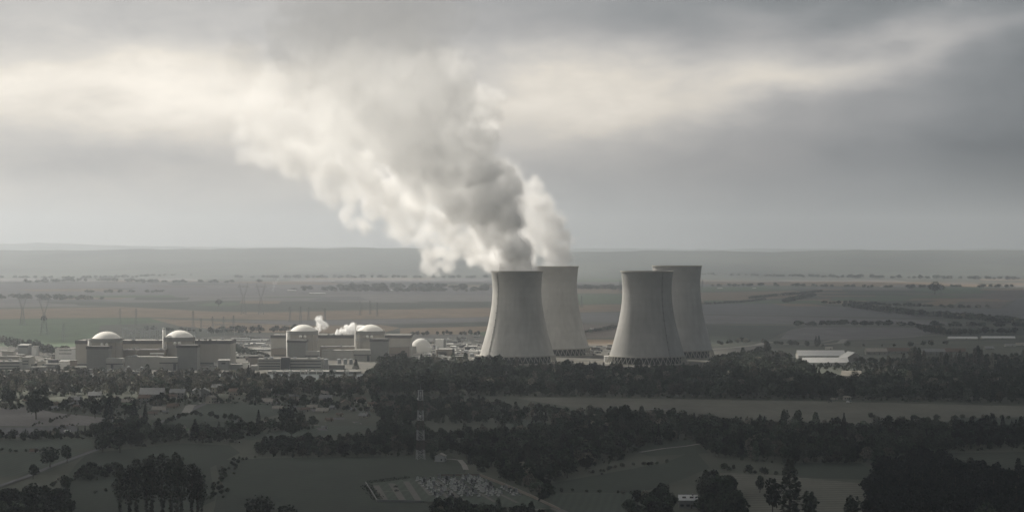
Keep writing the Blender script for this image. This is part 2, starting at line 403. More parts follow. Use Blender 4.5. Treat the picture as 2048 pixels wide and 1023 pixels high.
    big = max(len(m_) for m_ in isl)
    bmesh.ops.delete(bmm, geom=[q for m_ in isl if len(m_) < big*.2 for q in m_], context='VERTS')
    for _ in range(3): bmesh.ops.smooth_vert(bmm, verts=bmm.verts, factor=.5, use_axis_x=True, use_axis_y=True, use_axis_z=True)
    bmm.to_mesh(cme); bmm.free(); cme.materials.clear()
    def glow_through(t2, b2, rp2, tc2):
        tl = _n(t2, 'ShaderNodeBsdfTranslucent'); tl.inputs[0].default_value = (.99,.99,.99,1); mx = _n(t2, 'ShaderNodeMixShader'); mx.inputs[0].default_value = .75
        t2.links.new(b2.outputs[0], mx.inputs[1]); t2.links.new(tl.outputs[0], mx.inputs[2]); t2.links.new(mx.outputs[0], t2.nodes['Material Output'].inputs['Surface'])
    cme.materials.append(mat('dense_steam', (.98,.98,.98), var=.01, scale=.02, rough=1, spec=0, extra=glow_through))
    cme.polygons.foreach_set('use_smooth', [True]*len(cme.polygons))
    print('CORE', name, len(cme.vertices))
    root = bpy.data.objects.new(name, cme); COL.objects.link(root); o.name = 'vapour'; o.parent = root
    return tag(root, label, 'steam plume', grp)
def strand(path, n, seed, jit=.55, dens=lambda u: 1.0):
    """path: list of (px, py, depth, radius_px); scatter puffs inside the tube round it"""
    rg = np.random.default_rng(seed); out = []; path = np.array(path, float); L_ = np.linspace(0, 1, len(path))
    for i in range(n):
        u = (i+rg.random())/n; px, py, d, r = [np.interp(u, L_, path[:,k]) for k in range(4)]
        s = d/F; c = P(px, py, d); rm = r*s
        v = rg.normal(size=3); v /= np.linalg.norm(v); v *= (rg.random()**.5)*jit*rm
        out.append((c.x+v[0], c.y+v[1]*1.0, c.z+v[2], rm*rg.uniform(.5,.8), dens(u)))
    return out
def blend(puffs, sig=34.0):
    """even out the density between neighbouring puffs"""
    a = np.array(puffs); d2 = ((a[:,None,:3]-a[None,:,:3])**2).sum(-1); w = np.exp(-d2/(2*sig*sig)); a[:,4] = (w*a[None,:,4]).sum(1)/w.sum(1)
    return [tuple(r) for r in a]
dA = TD['A'][1]; dB = TD['B'][1]
pf = []
# leaning column: dense at the rim, thinning as it climbs to the left
pf += strand([(1034,537,dA,48),(1024,500,dA-15,58),(998,452,dA-40,66),(962,392,dA-70,88),(912,325,dA-100,118),(845,255,dA-140,155),(785,185,dA-180,190),(745,110,dA-220,215),(710,20,dA-260,240)], 260, 1, .68, lambda u: .46 if u < .26 else .46*max(.13, 1-(u-.26)*1.45)**1.9)
pf += strand([(960,370,dA-60,60),(950,300,dA-80,64),(930,230,dA-110,70),(965,190,dA-120,50)], 50, 9, .8, lambda u: .35-.28*u)
# bright shoulder to the left and its hanging wisps
pf += strand([(1005,528,dA-10,30),(975,505,dA-30,40),(930,480,dA-50,50),(870,450,dA-80,60),(815,420,dA-110,68),(765,395,dA-130,66),(725,380,dA-150,48)], 90, 2, .75, lambda u: .22-.08*u)
pf += strand([(930,500,dA-50,24),(900,515,dA-60,28),(865,515,dA-80,32),(835,490,dA-100,40)], 34, 3, .85, lambda u: .18)
pf += strand([(830,465,dA-100,38),(770,440,dA-130,42),(705,445,dA-160,34)], 28, 4, .95, lambda u: .14)
pf += strand([(880,548,dA-70,12),(868,530,dA-80,20)], 6, 5, .8, lambda u: .2)
pf += strand([(760,380,dA-130,66),(690,335,dA-170,72),(610,300,dA-200,76),(540,275,dA-230,66),(480,255,dA-240,46)], 80, 6, .85, lambda u: .16-.10*u)
pf += strand([(720,290,dA-150,90),(640,230,dA-200,100),(560,180,dA-230,100),(480,130,dA-250,90)], 40, 7, .8, lambda u: .05-.035*u)
SM_BIG = steam_mat("steam_main", .26, .35)
steam('steam_plume', blend(pf), 3.5, SM_BIG, 'huge steam plume leaning left into the clouds from the left front cooling tower', n1=(.019,1.3), n2=(.028,.5), edge=.33, core=.37)
pb = strand([(1110,532,dB,46),(1106,500,dB,56),(1090,465,dB,60),(1076,430,dB,50),(1072,400,dB,44),(1068,372,dB,34)], 80, 11, .6, lambda u: .42-.15*u)
pb += strand([(1085,470,dB,40),(1050,450,dB,50),(1022,405,dB,52),(1010,350,dB,42)], 40, 12, .7, lambda u: .25-.22*u)
SM_B = steam_mat("steam_back", .26, .45)
steam('steam_plume', blend(pb, 16), 4.5, SM_B, 'smaller bright white steam plume billowing from the rear left cooling tower', n1=(.024,1.0), n2=(.045,.55), edge=.42)
# small vents of steam round the reactors
SM_S = steam_mat('steam_small', 1.2, .3)
d_ = 3260
steam('steam_puff', strand([(632,668,d_,8),(636,655,d_,11),(645,645,d_,15),(640,640,d_,13)], 30, 21, .7, lambda u: .35+.4*u), 1.6, SM_S, 'round white puff of steam right of the third reactor dome', n1=(.06,.9), n2=(.2,.6), edge=.6, grp=None)
steam('steam_puff', strand([(668,668,d_,5),(680,663,d_,9),(700,660,d_,13),(712,658,d_,14),(730,655,d_,10)], 40, 22, .7, lambda u: .9), 1.6, SM_S, 'bright bank of steam left of the rightmost reactor dome', n1=(.06,.9), n2=(.2,.6), edge=.5)
steam('steam_wisp', strand([(270,710,2890,1.6),(273,703,2890,2.4),(278,696,2890,3.5),(270,688,2890,3)], 16, 23, .6, lambda u: .8-.6*u), .7, SM_S, 'thin wisp of steam rising between the two left reactors', n1=(.15,.8), n2=(.5,.5), edge=.6)
steam('smoke_wisp', strand([(547,582,8300,4),(546,575,8300,5),(549,566,8300,6),(554,558,8300,6)], 16, 24, .7, lambda u: .10), 3, SM_S, 'faint white smoke rising from the far plain near the forked pylons', n1=(.03,.8), n2=(.1,.5), edge=.7)
# ------------------------------------------------------------------ hills at the edge of the plain
HILLM = mat('far_hill_cover', (.035,.05,.045), var=.45, scale=.0011, col2=(.09,.10,.08), stretch=(1,.5,1), detail=8, rough=1)
def ridge(name, ya, yb, prof, seed, m=HILLM, xw=1.0):
    """upland from distance ya (level) to yb (crest); prof: [(px, row of crest)]"""
    from mathutils import noise
    n = 220; rows = 14; g = MB(); xs = np.linspace(-1500, 3500, n)
    for j in range(rows+2):
        t = j/rows
        for px in xs:
            wob = noise.noise(Vector((px/170, seed, 1.5)))*1.6+noise.noise(Vector((px/45, seed, 7.5)))*.9
            d = ya+(yb-ya)*t
            x = (px-1024)/F*yb*1.0*(.75+.25*min(1, t))
            cr = np.interp(px, [p[0] for p in prof], [p[1] for p in prof])
            zc = H+(HZ-cr-wob)/F*yb
            tt = min(t, 1.0); z = zc*(tt**1.4) if t <= 1 else zc-260
            z += noise.noise(Vector((x/900, d/1200, seed)))*12*tt + noise.noise(Vector((x/160, d/300, seed)))*9*tt
            g.v.append((x, d, max(z, -.5) if t > 0 else -.5))
    for j in range(rows+1):
        for i in range(n-1): g.f.append((j*n+i, j*n+i+1, (j+1)*n+i+1, (j+1)*n+i)); g.m.append(0)
    return tag(g.build(name, m, smooth=True), kind='structure')
ridge('hills', 12500, 17500, [(-1500,502),(0,499),(300,498),(560,496),(640,498),(720,496),(820,497),(900,500),(1150,502),(1300,501),(1500,503),(1750,501),(1850,499),(2048,500),(3500,502)], 3.1)
ridge('far_hills', 19000, 25500, [(-1500,494),(0,488),(110,485),(260,492),(500,494),(800,495),(1100,497),(1600,497),(1900,499),(2048,497),(3500,499)], 8.4)

# ------------------------------------------------------------------ fields, drawn as photo-pixel outlines laid on the plain
def field_mat(name, col, var=.26, ang=0, rows=6.0, amt=.24):
    def fn(t, b, rp, tc):
        mp = _n(t, 'ShaderNodeMapping'); t.links.new(tc.outputs['Object'], mp.inputs[0]); mp.inputs['Rotation'].default_value = (0, 0, R(ang))
        wv = _n(t, 'ShaderNodeTexWave'); wv.bands_direction = 'X'; wv.inputs['Scale'].default_value = .314/rows; wv.inputs['Distortion'].default_value = 1.2
        wv.inputs['Detail'].default_value = 3; wv.inputs['Detail Scale'].default_value = .15
        t.links.new(mp.outputs[0], wv.inputs['Vector'])
        n3 = _n(t, 'ShaderNodeTexNoise'); n3.inputs['Scale'].default_value = .25; n3.inputs['Detail'].default_value = 5; t.links.new(tc.outputs['Object'], n3.inputs['Vector'])
        f = _math(t, 'MULTIPLY_ADD', wv.outputs['Fac'], amt, 1-amt/2)
        f = _math(t, 'MULTIPLY', f, _math(t, 'MULTIPLY_ADD', n3.outputs['Fac'], .5, .75))
        s = _n(t, 'ShaderNodeVectorMath', operation='SCALE'); t.links.new(rp.outputs[0], s.inputs[0]); t.links.new(f, s.inputs['Scale'])
        t.links.new(s.outputs[0], b.inputs['Base Color'])
    return mat(name, col, var=var, scale=.02, rough=1, extra=fn, stretch=(1,.35,1))
FM = {
 'olive': field_mat('olive_stubble', (.128,.128,.105), ang=82, rows=12, amt=.4),
 'pale': field_mat('pale_stubble', (0.177,0.168,0.162), ang=20, rows=9),
 'tan': field_mat('tan_stubble', (0.210,0.153,0.100), ang=75, rows=12),
 'green': field_mat('green_crop', (0.072,0.113,0.058), ang=50, rows=14),
 'brown': field_mat('ploughed_soil', (0.116,0.097,0.084), ang=10, rows=8),
 'dark': field_mat('dark_pasture', (0.047,0.055,0.042), ang=35, rows=7),
 'grey': field_mat('grey_soil', (0.110,0.111,0.116), ang=-15, rows=9),
 'meadow': field_mat('dull_meadow', (0.039,0.051,0.038), ang=60, rows=9),
 'mauve': field_mat('mauve_soil', (0.138,0.131,0.137), ang=85, rows=14),
 'lawn': field_mat('thin_grass', (0.060,0.075,0.059), ang=5, rows=5),
}
GRAV = mat('gravel', (.27,.26,.24), var=.15, scale=.15, rough=1)
ASPH = mat('asphalt', (.13,.13,.135), var=.15, scale=.3, rough=.9)
YARD = mat('plant_yard', (.075,.08,.07), var=.3, scale=.03, rough=1, col2=(.14,.13,.115))
ZL = [.02]
def resample(pts, seed=0):
    return [G(*p) for p in pts]
def field(pts, key, name='field'):
    ZL[0] += .004; b = MB(); P_ = [G(*p) for p in pts]
    b.poly([(p.x, p.y) for p in P_], 0)
    o = b.build(name, FM.get(key) or key, loc=(0, 0, round(ZL[0], 3))); return tag(o, kind='structure')
FIELDS = [
 # left and middle, far to near
 ([(-300,548),(500,547),(500,551),(-300,552)], 'pale'), ([(-300,556),(380,557),(420,563),(-300,564)], 'pale'),
 ([(420,560),(985,557),(985,566),(420,565)], 'mauve'),
 ([(-300,566),(520,566),(985,570),(985,590),(500,592),(-300,600)], 'mauve'),
 ([(120,594),(500,590),(760,588),(985,590),(985,606),(760,604),(430,600),(180,612),(-300,618),(-300,600)], 'pale'),
 ([(195,610),(440,600),(770,606),(985,604),(985,613),(720,617),(560,622),(430,621)], 'dark'),
 ([(-300,620),(60,617),(240,613),(430,623),(560,624),(720,620),(985,615),(985,633),(600,640),(300,634),(90,636),(-300,643)], 'tan'),
 ([(-300,644),(90,637),(300,635),(360,643),(200,650),(190,682),(140,694),(-300,700)], 'green'),
 ([(430,641),(600,641),(985,634),(985,642),(760,648),(600,650)], 'mauve'),
 ([(300,636),(430,642),(600,651),(760,649),(800,655),(760,667),(480,664),(360,652)], 'tan'),
 ([(770,650),(985,643),(985,651),(800,655)], 'dark'),
 ([(800,656),(985,652),(980,668),(880,672),(800,668)], 'tan'),
 ([(905,672),(985,660),(985,672),(960,678)], 'green'),
 # between the towers
 ([(1150,560),(1250,560),(1250,570),(1150,570)], 'pale'), ([(1150,573),(1250,574),(1250,586),(1150,586)], 'tan'),
 ([(1150,588),(1250,588),(1250,606),(1150,608)], 'green'), ([(1150,610),(1250,608),(1250,622),(1150,624)], 'tan'),
 ([(1150,626),(1250,624),(1250,645),(1150,645)], 'grey'), ([(1150,648),(1250,648),(1250,674),(1150,676)], 'brown'),
 ([(1165,678),(1240,678),(1240,700),(1175,702)], 'tan'),
 # right of the towers
 ([(1400,560),(1900,564),(2300,568),(2300,575),(1900,573),(1600,571),(1400,569)], 'tan'),
 ([(1400,571),(1640,573),(1560,580),(1400,583)], 'green'),
 ([(1400,585),(1560,582),(1680,576),(1700,586),(1560,596),(1400,606)], 'tan'),
 ([(1690,586),(1800,577),(1950,574),(1990,576),(1960,586),(1900,596),(1740,594)], 'green'),
 ([(1560,600),(1700,596),(1920,604),(1900,611),(1740,609),(1620,606)], 'tan'),
 ([(1910,612),(2000,580),(2300,582),(2300,590),(2040,590),(2000,616)], 'brown'),
 ([(2005,617),(2048,592),(2300,594),(2300,640),(1960,636),(1860,618)], 'grey'),
 ([(1400,608),(1560,600),(1640,610),(1780,622),(1900,632),(1860,636),(1640,632),(1400,628)], 'grey'),
 ([(1400,630),(1640,634),(1860,640),(1950,650),(1700,648),(1400,647)], 'mauve'),
 ([(1400,650),(1570,651),(1590,655),(1560,668),(1540,680),(1400,690)], 'meadow'),
 ([(1560,678),(1575,662),(1610,654),(1860,655),(1870,664),(1830,674),(1680,680)], 'mauve'),
 ([(1870,660),(2048,654),(2300,655),(2300,668),(2000,670),(1900,674)], 'meadow'),
 # big pale field before the belt of trees, and the strips beyond the right wood
 ([(1020,794),(1330,797),(1640,802),(2048,812),(2300,818),(2300,834),(2048,832),(1960,838),(1700,852),(1400,852),(1290,832),(1150,815)], 'olive'),
 ([(1900,834),(2048,836),(2300,838),(2300,860),(1960,862)], 'meadow'),
 ([(1955,745),(2048,747),(2300,750),(2300,770),(1990,768)], 'meadow'),
 # around the village
 ([(-200,812),(60,814),(110,825),(210,835),(200,850),(60,852),(-200,848)], 'pale'),
 ([(-200,852),(60,854),(150,850),(160,862),(60,873),(-200,874)], 'grey'),
 ([(-200,880),(180,878),(190,896),(100,900),(-200,912)], 'lawn'),
 ([(-200,916),(120,902),(185,905),(90,945),(-200,975)], 'lawn'),
 ([(400,808),(560,806),(640,812),(560,828),(500,842),(330,838)], 'lawn'),
 ([(300,840),(360,838),(520,846),(480,858),(330,866)], 'meadow'),
 ([(175,906),(360,886),(460,890),(480,905),(420,935),(430,1000),(300,1060),(-100,1060),(120,975),(150,930)], 'meadow'),
 ([(430,920),(520,916),(900,910),(935,925),(930,945),(820,958),(730,967),(754,1003),(850,1008),(900,1040),(420,1060),(440,960)], 'meadow'),
 ([(640,850),(760,852),(700,866),(500,880),(460,874)], 'lawn'),
 ([(1020,838),(1090,842),(1120,856),(1080,864),(1010,858)], 'lawn'),
 ([(1080,970),(1330,925),(1390,900),(1420,935),(1360,960),(1280,985),(1100,985)], 'meadow'),
 ([(1090,988),(1280,985),(1270,1050),(1150,1050)], 'lawn'),
 ([(1230,890),(1300,880),(1380,880),(1420,905),(1300,912)], 'meadow'),
 ([(1440,945),(1560,950),(1760,970),(1740,1060),(1480,1060),(1440,1000)], 'olive'),
 ([(1560,925),(1720,925),(1780,960),(1600,955)], 'meadow'),
 ([(1890,905),(2300,900),(2300,965),(1990,962),(1900,940)], 'dark'),
]
for pts, key in FIELDS: field(pts, key)
field([(-300,690),(140,694),(500,668),(960,668),(1000,690),(1240,690),(1420,700),(1540,690),(1520,712),(1440,740),(1000,752),(-300,756)], YARD, 'plant_yard')
field([(500,747),(750,746),(980,752),(1400,762),(1400,770),(980,766),(740,764),(500,764),(-300,764),(-300,758)], mat('river_water', (.03,.04,.04), rough=.55, var=.1, spec=.2, scale=.05, bump=.3, stretch=(1,.2,1)), 'river')
def strip(pts, wid, m, name):
    """a road or path: centre line in photo pixels, width in metres"""
    ZL[0] += .004; c = [G(*p) for p in pts]; L_ = []; R_ = []
    for i, p in enumerate(c):
        a = c[max(0, i-1)]; b = c[min(len(c)-1, i+1)]; d = (b-a); d.z = 0; d.normalize(); nrm = Vector((-d.y, d.x, 0))*wid/2
        L_.append(p+nrm); R_.append(p-nrm)
    b = MB(); b.v = [(p.x,p.y,0) for p in L_]+[(p.x,p.y,0) for p in R_]; n = len(c)
    b.f = [(i, i+1, n+i+1, n+i) for i in range(n-1)]; b.m = [0]*(n-1)
    return tag(b.build(name, m, loc=(0,0,round(ZL[0]+.05,3))), kind='structure')
rf_ = random.Random(8)
for k_ in range(90):
    px_ = rf_.uniform(-60, 2080); py_ = 546+rf_.random()**1.4*62; w_ = rf_.uniform(60, 260); h_ = rf_.uniform(.08, .16)*(py_-HZ)*.45; sk_ = rf_.uniform(-60, 60)
    if 960 < px_+w_/2 < 1420 and py_ > 575: continue
    field([(px_, py_), (px_+w_, py_+rf_.uniform(-1.5, 1.5)), (px_+w_+sk_, py_+h_+rf_.uniform(-1, 1)), (px_+sk_*.8, py_+h_)], rf_.choice(['pale','tan','tan','green','brown','mauve','grey','dark','meadow']))
PATHM = mat('earth_path', (.15,.145,.13), var=.2, scale=.3, rough=1)
strip([(-40,985),(0,972),(50,955),(110,930),(185,903),(215,893)], 4.8, ASPH, 'road')
strip([(270,862),(300,851),(340,838),(372,826),(392,815),(410,808)], 6.5, ASPH, 'road')
strip([(372,826),(380,812),(398,806),(440,805),(480,804)], 9, GRAV, 'lane')
strip([(880,918),(905,919),(920,921),(928,930),(932,940)], 4, GRAV, 'path')
strip([(360,866),(480,860),(640,850)], 4, GRAV, 'lane')
strip([(740,806),(752,815),(780,826)], 6, GRAV, 'lane')
strip([(1280,905),(1330,897),(1370,893),(1400,888)], 4, GRAV, 'path')
strip([(1400,700),(1470,695),(1515,690),(1540,684)], 16, GRAV, 'road')
strip([(1560,688),(1640,690),(1680,686),(1690,678)], 12, GRAV, 'lane')
strip([(1645,684),(1668,680),(1730,679),(1900,668)], 7, GRAV, 'lane')
strip([(1850,628),(1960,631),(2048,633),(2200,637)], 9, GRAV, 'road')
strip([(1165,690),(1200,688),(1243,690)], 14, GRAV, 'road')
strip([(-100,562),(200,562),(420,566)], 26, GRAV, 'road')

# tractor lines in the long grey field
for a_, b_, c_ in [((1080,800),(1400,806),(1700,813)),((1120,806),(1420,813),(1760,821)),((1180,813),(1450,821),(1760,830)),((1260,821),(1480,829),(1740,838)),((1320,830),(1500,838),(1700,846))]:
    strip([a_, b_, c_], 2.6, FM['brown'], 'wheel_track')
strip([(1292,820),(1358,818)], 6, FM['pale'], 'wheel_track')
# small garden plots and yards between the village houses
rp_ = random.Random(31)
for k_ in range(60):
    px_ = rp_.uniform(90, 720); py_ = rp_.uniform(796, 858)
    if px_ < 230 and py_ > 820: continue
    if 340 < px_ < 560 and 806 < py_ < 840: continue
    w_ = rp_.uniform(10, 26); h_ = rp_.uniform(2.5, 6); sk_ = rp_.uniform(-8, 8)
    field([(px_, py_), (px_+w_, py_-rp_.uniform(-1, 1)), (px_+w_+sk_, py_+h_), (px_+sk_, py_+h_)], rp_.choice(['pale','brown','lawn','green','grey','dark','lawn','mauve']), 'garden_plot')
# ------------------------------------------------------------------ trees
def leaf_mat(name, col, var=.35, rnd=.9):
    col = (col[0]*.84, col[1]*.88, col[2]*.94)
    def fn(t, b, rp, tc):
        oi = _n(t, 'ShaderNodeObjectInfo'); geo = _n(t, 'ShaderNodeNewGeometry')
        f = _math(t, 'MULTIPLY_ADD', oi.outputs['Random'], rnd, 1-rnd/2)
        f = _math(t, 'MULTIPLY', f, _math(t, 'MULTIPLY_ADD', geo.outputs['Random Per Island'], .8, .6))
        at = _n(t, 'ShaderNodeAttribute'); at.attribute_name = 'tone'
        f = _math(t, 'MULTIPLY', f, _math(t, 'ADD', at.outputs['Fac'], 1.0))   # each tree of a wood has its own tone
        s = _n(t, 'ShaderNodeVectorMath', operation='SCALE'); t.links.new(rp.outputs[0], s.inputs[0]); t.links.new(f, s.inputs['Scale'])
        t.links.new(s.outputs[0], b.inputs['Base Color'])
    return mat(name, col, var=var, scale=.35, rough=.85, extra=fn, spec=.1, col2=(col[0]*1.25, col[1]*1.1, col[2]))
LEAF = leaf_mat('broadleaf_foliage', (.050,.066,.046))
LEAF2 = leaf_mat('autumn_foliage', (.078,.086,.066))
LEAF3 = leaf_mat('conifer_foliage', (.026,.038,.034))
LEAFP = leaf_mat('poplar_foliage', (.062,.072,.054))
LEAFS = leaf_mat('silver_poplar_foliage', (.20,.195,.16))
WOODL = leaf_mat('wood_foliage', (.048,.062,.045), var=.45, rnd=0)
WOODK = leaf_mat('shaded_wood_foliage', (.022,.030,.026), var=.5, rnd=0)  # cloud shade put into the leaf colour of the lower right woods
WOODP = leaf_mat('wood_foliage_pale', (.125,.125,.10), var=.45, rnd=0)
BARK = mat('bark', (.085,.075,.062), var=.3, scale=1.2, rough=1)
def crown_pts(kind, n, rg):
    """n leaf-clump centres and sizes in a crown of unit height; trunk foot at 0"""
    if kind == 'broad':
        k = rg.integers(6, 10); c = []; r = []
        for i in range(k):
            a = rg.uniform(0, 2*math.pi); q = rg.uniform(0, .24); z = rg.uniform(.36, .80)
            q *= 1.15-abs(z-.52)*1.4; c.append((q*math.cos(a), q*math.sin(a), z)); r.append(rg.uniform(.13, .22))
        c.append((0,0,.80)); r.append(.17); c.append((0,0,.5)); r.append(.27)
        c = np.array(c); r = np.array(r); w = r**2/np.sum(r**2); idx = rg.choice(len(r), n, p=w)
        v = rg.normal(size=(n,3)); v /= np.linalg.norm(v, axis=1)[:,None]; p = c[idx]+v*(r[idx]*rg.uniform(.55, 1.08, n)**.5)[:,None]*np.array([1,1,.85])
        sz = rg.uniform(.030, .062, n)
    elif kind == 'poplar':
        z = rg.uniform(.10, 1, n); w = .085*np.sin(np.clip((z-.06)/.94, 0, 1)**.75*math.pi)**.6+.012
        a = rg.uniform(0, 2*math.pi, n); q = w*rg.uniform(.4, 1.12, n)**.5; q *= 1+.18*np.sin(z*31+a*2)
        p = np.stack([q*np.cos(a), q*np.sin(a), z], 1); sz = rg.uniform(.016, .032, n)
    elif kind == 'tall':
        # tall loose tree with a long bare stem and a high crown
        z = np.where(rg.random(n) < .74, rg.beta(1.6, 1.5, n)*.58+.42, rg.uniform(.08, .5, n)); w = .105*np.sin(np.clip((z-.30)/.74, 0, 1)*math.pi)**.8+.022
        a = rg.uniform(0, 2*math.pi, n); q = w*rg.uniform(.1, 1.2, n)**.5*(1+.3*np.sin(z*23+3*a))
        p = np.stack([q*np.cos(a), q*np.sin(a), z], 1); sz = rg.uniform(.012, .028, n)
    elif kind == 'conifer':
        z = rg.uniform(.08, 1, n)**1.15; lay = np.abs((z*11) % 1-.5)*2
        w = (1-z)*.25*(.68+.32*lay)+.008; a = rg.uniform(0, 2*math.pi, n); q = w*rg.uniform(.3, 1.1, n)**.5
        p = np.stack([q*np.cos(a), q*np.sin(a), z], 1); sz = rg.uniform(.022, .045, n)
    else:  # bush
        v = rg.normal(size=(n,3)); v /= np.linalg.norm(v, axis=1)[:,None]; b = 1+.22*np.sin(v[:,0]*7+v[:,1]*5)
        p = v*(rg.uniform(.4, 1.05, n)**.5*b)[:,None]*np.array([.62,.62,.5])+np.array([0,0,.46]); p[:,2] = np.abs(p[:,2]); sz = rg.uniform(.06, .12, n)
    return p, sz
def quads(p, sz, rg):
    """irregular leaf clumps: one bent quad each, facing anywhere"""
    n = len(p); a = rg.normal(size=(n,3)); a /= np.linalg.norm(a, axis=1)[:,None]
    h = rg.normal(size=(n,3)); b = np.cross(a, h); b /= np.linalg.norm(b, axis=1)[:,None]; c = np.cross(a, b)
    v = np.empty((n,4,3)); j = rg.uniform(.6, 1.25, (n,4))
    v[:,0] = p+(a*j[:,0:1])*sz[:,None]; v[:,1] = p+(b*j[:,1:2])*sz[:,None]; v[:,2] = p-(a*j[:,2:3])*sz[:,None]+c*sz[:,None]*.3; v[:,3] = p-(b*j[:,3:4])*sz[:,None]
    return v.reshape(-1, 3)
def mesh_from_quads(name, v, mats, mi=None):
    me = bpy.data.meshes.new(name); n = len(v)//4
    me.vertices.add(len(v)); me.vertices.foreach_set('co', v.astype(np.float32).ravel())
    me.loops.add(len(v)); me.loops.foreach_set('vertex_index', np.arange(len(v), dtype=np.int32))
    me.polygons.add(n); me.polygons.foreach_set('loop_start', np.arange(0, 4*n, 4, dtype=np.int32))
    try: me.polygons.foreach_set('loop_total', np.full(n, 4, dtype=np.int32))
    except Exception: pass
    for m in mats: me.materials.append(m)
    if mi is not None: me.polygons.foreach_set('material_index', mi.astype(np.int32))
    me.update(calc_edges=True); return me
def trunk_mb(kind, rg):
    m = MB()
    if kind == 'broad':
        m.bar((0,0,-.02), (.01,.005,.34), .024, 7, r2=.017)
        for k in range(6):
            a = k*1.05+rg.uniform(0,.5); z = rg.uniform(.26,.42); e = (.2*math.cos(a), .2*math.sin(a), z+rg.uniform(.16,.34)); m.bar((.005,.003,z-.04), e, .012, 5, r2=.004)
        m.bar((.01,.005,.34), (.0,.0,.8), .016, 6, r2=.004)
    elif kind == 'bush':
        for k in range(5): m.bar((0,0,-.02), (.3*math.cos(k*1.3), .3*math.sin(k*1.3), .6), .03, 5, r2=.01)
    elif kind == 'tall':
        m.bar((0,0,-.02), (.012,-.01,.45), .0125, 6, r2=.009); m.bar((.012,-.01,.45), (0,0,.95), .009, 5, r2=.002)
        for k in range(9):
            a = k*2.3; z = .34+k*.055; m.bar((.008,-.005,z), (.09*math.cos(a), .09*math.sin(a), z+.13), .005, 4, r2=.0015)
    else:
        m.bar((0,0,-.02), (0,0,.93), .016, 6, r2=.003)
        for k in range(8): a = k*2.4; z = .12+k*.09; m.bar((0,0,z), (.06*(1.1-z)*math.cos(a)*2, .06*(1.1-z)*math.sin(a)*2, z+.05), .005, 4, r2=.002)
    return m
KN = {'broad': ('broadleaf_tree', 'tree', 620), 'poplar': ('poplar_tree', 'poplar', 520), 'tall': ('tall_tree', 'tree', 600), 'conifer': ('conifer_tree', 'conifer', 460), 'bush': ('shrub', 'shrub', 260)}
CROWN = {}; TRUNK = {}
for kd, (nm, cat, n) in KN.items():
    for v in range(5 if kd == 'broad' else 3):
        rg = np.random.default_rng(hash_ := {'broad':100,'poplar':200,'tall':300,'conifer':400,'bush':500}[kd]+v)
        p, s = crown_pts(kd, n, rg)
        CROWN[kd, v] = quads(p, s, rg)
        TRUNK[kd, v] = trunk_mb(kd, rg)
_mc = {}
def tree(kd, x, y, h, label, group, m=None, wid=1.0, z=0, rg=random):
    nm, cat, n = KN[kd]; v = rg.randrange(5 if kd == 'broad' else 3)
    if m is None: m = {'broad': LEAF, 'poplar': LEAFP, 'tall': LEAFP, 'conifer': LEAF3, 'bush': LEAF}[kd]
    key = (kd, v, m.name)
    if key not in _mc:
        cm = mesh_from_quads('crown', CROWN[kd, v], [m]); tm = bpy.data.meshes.new('trunk'); tm.from_pydata(TRUNK[kd, v].v, [], TRUNK[kd, v].f); tm.materials.append(BARK); _mc[key] = (cm, tm)
    cm, tm = _mc[key]
    e = empty(nm, (x, y, z), rg.uniform(0, 6.28), label, cat, group); e.scale = (h*wid, h*wid, h)
    for a, me in (('trunk', tm), ('crown', cm)):
        o = bpy.data.objects.new(a, me); COL.objects.link(o); o.parent = e
    return e
def inside(px, py, poly):
    c = False; n = len(poly)
    for i in range(n):
        x1, y1 = poly[i]; x2, y2 = poly[(i+1) % n]
        if (y1 > py) != (y2 > py) and px < (x2-x1)*(py-y1)/(y2-y1)+x1: c = not c
    return c
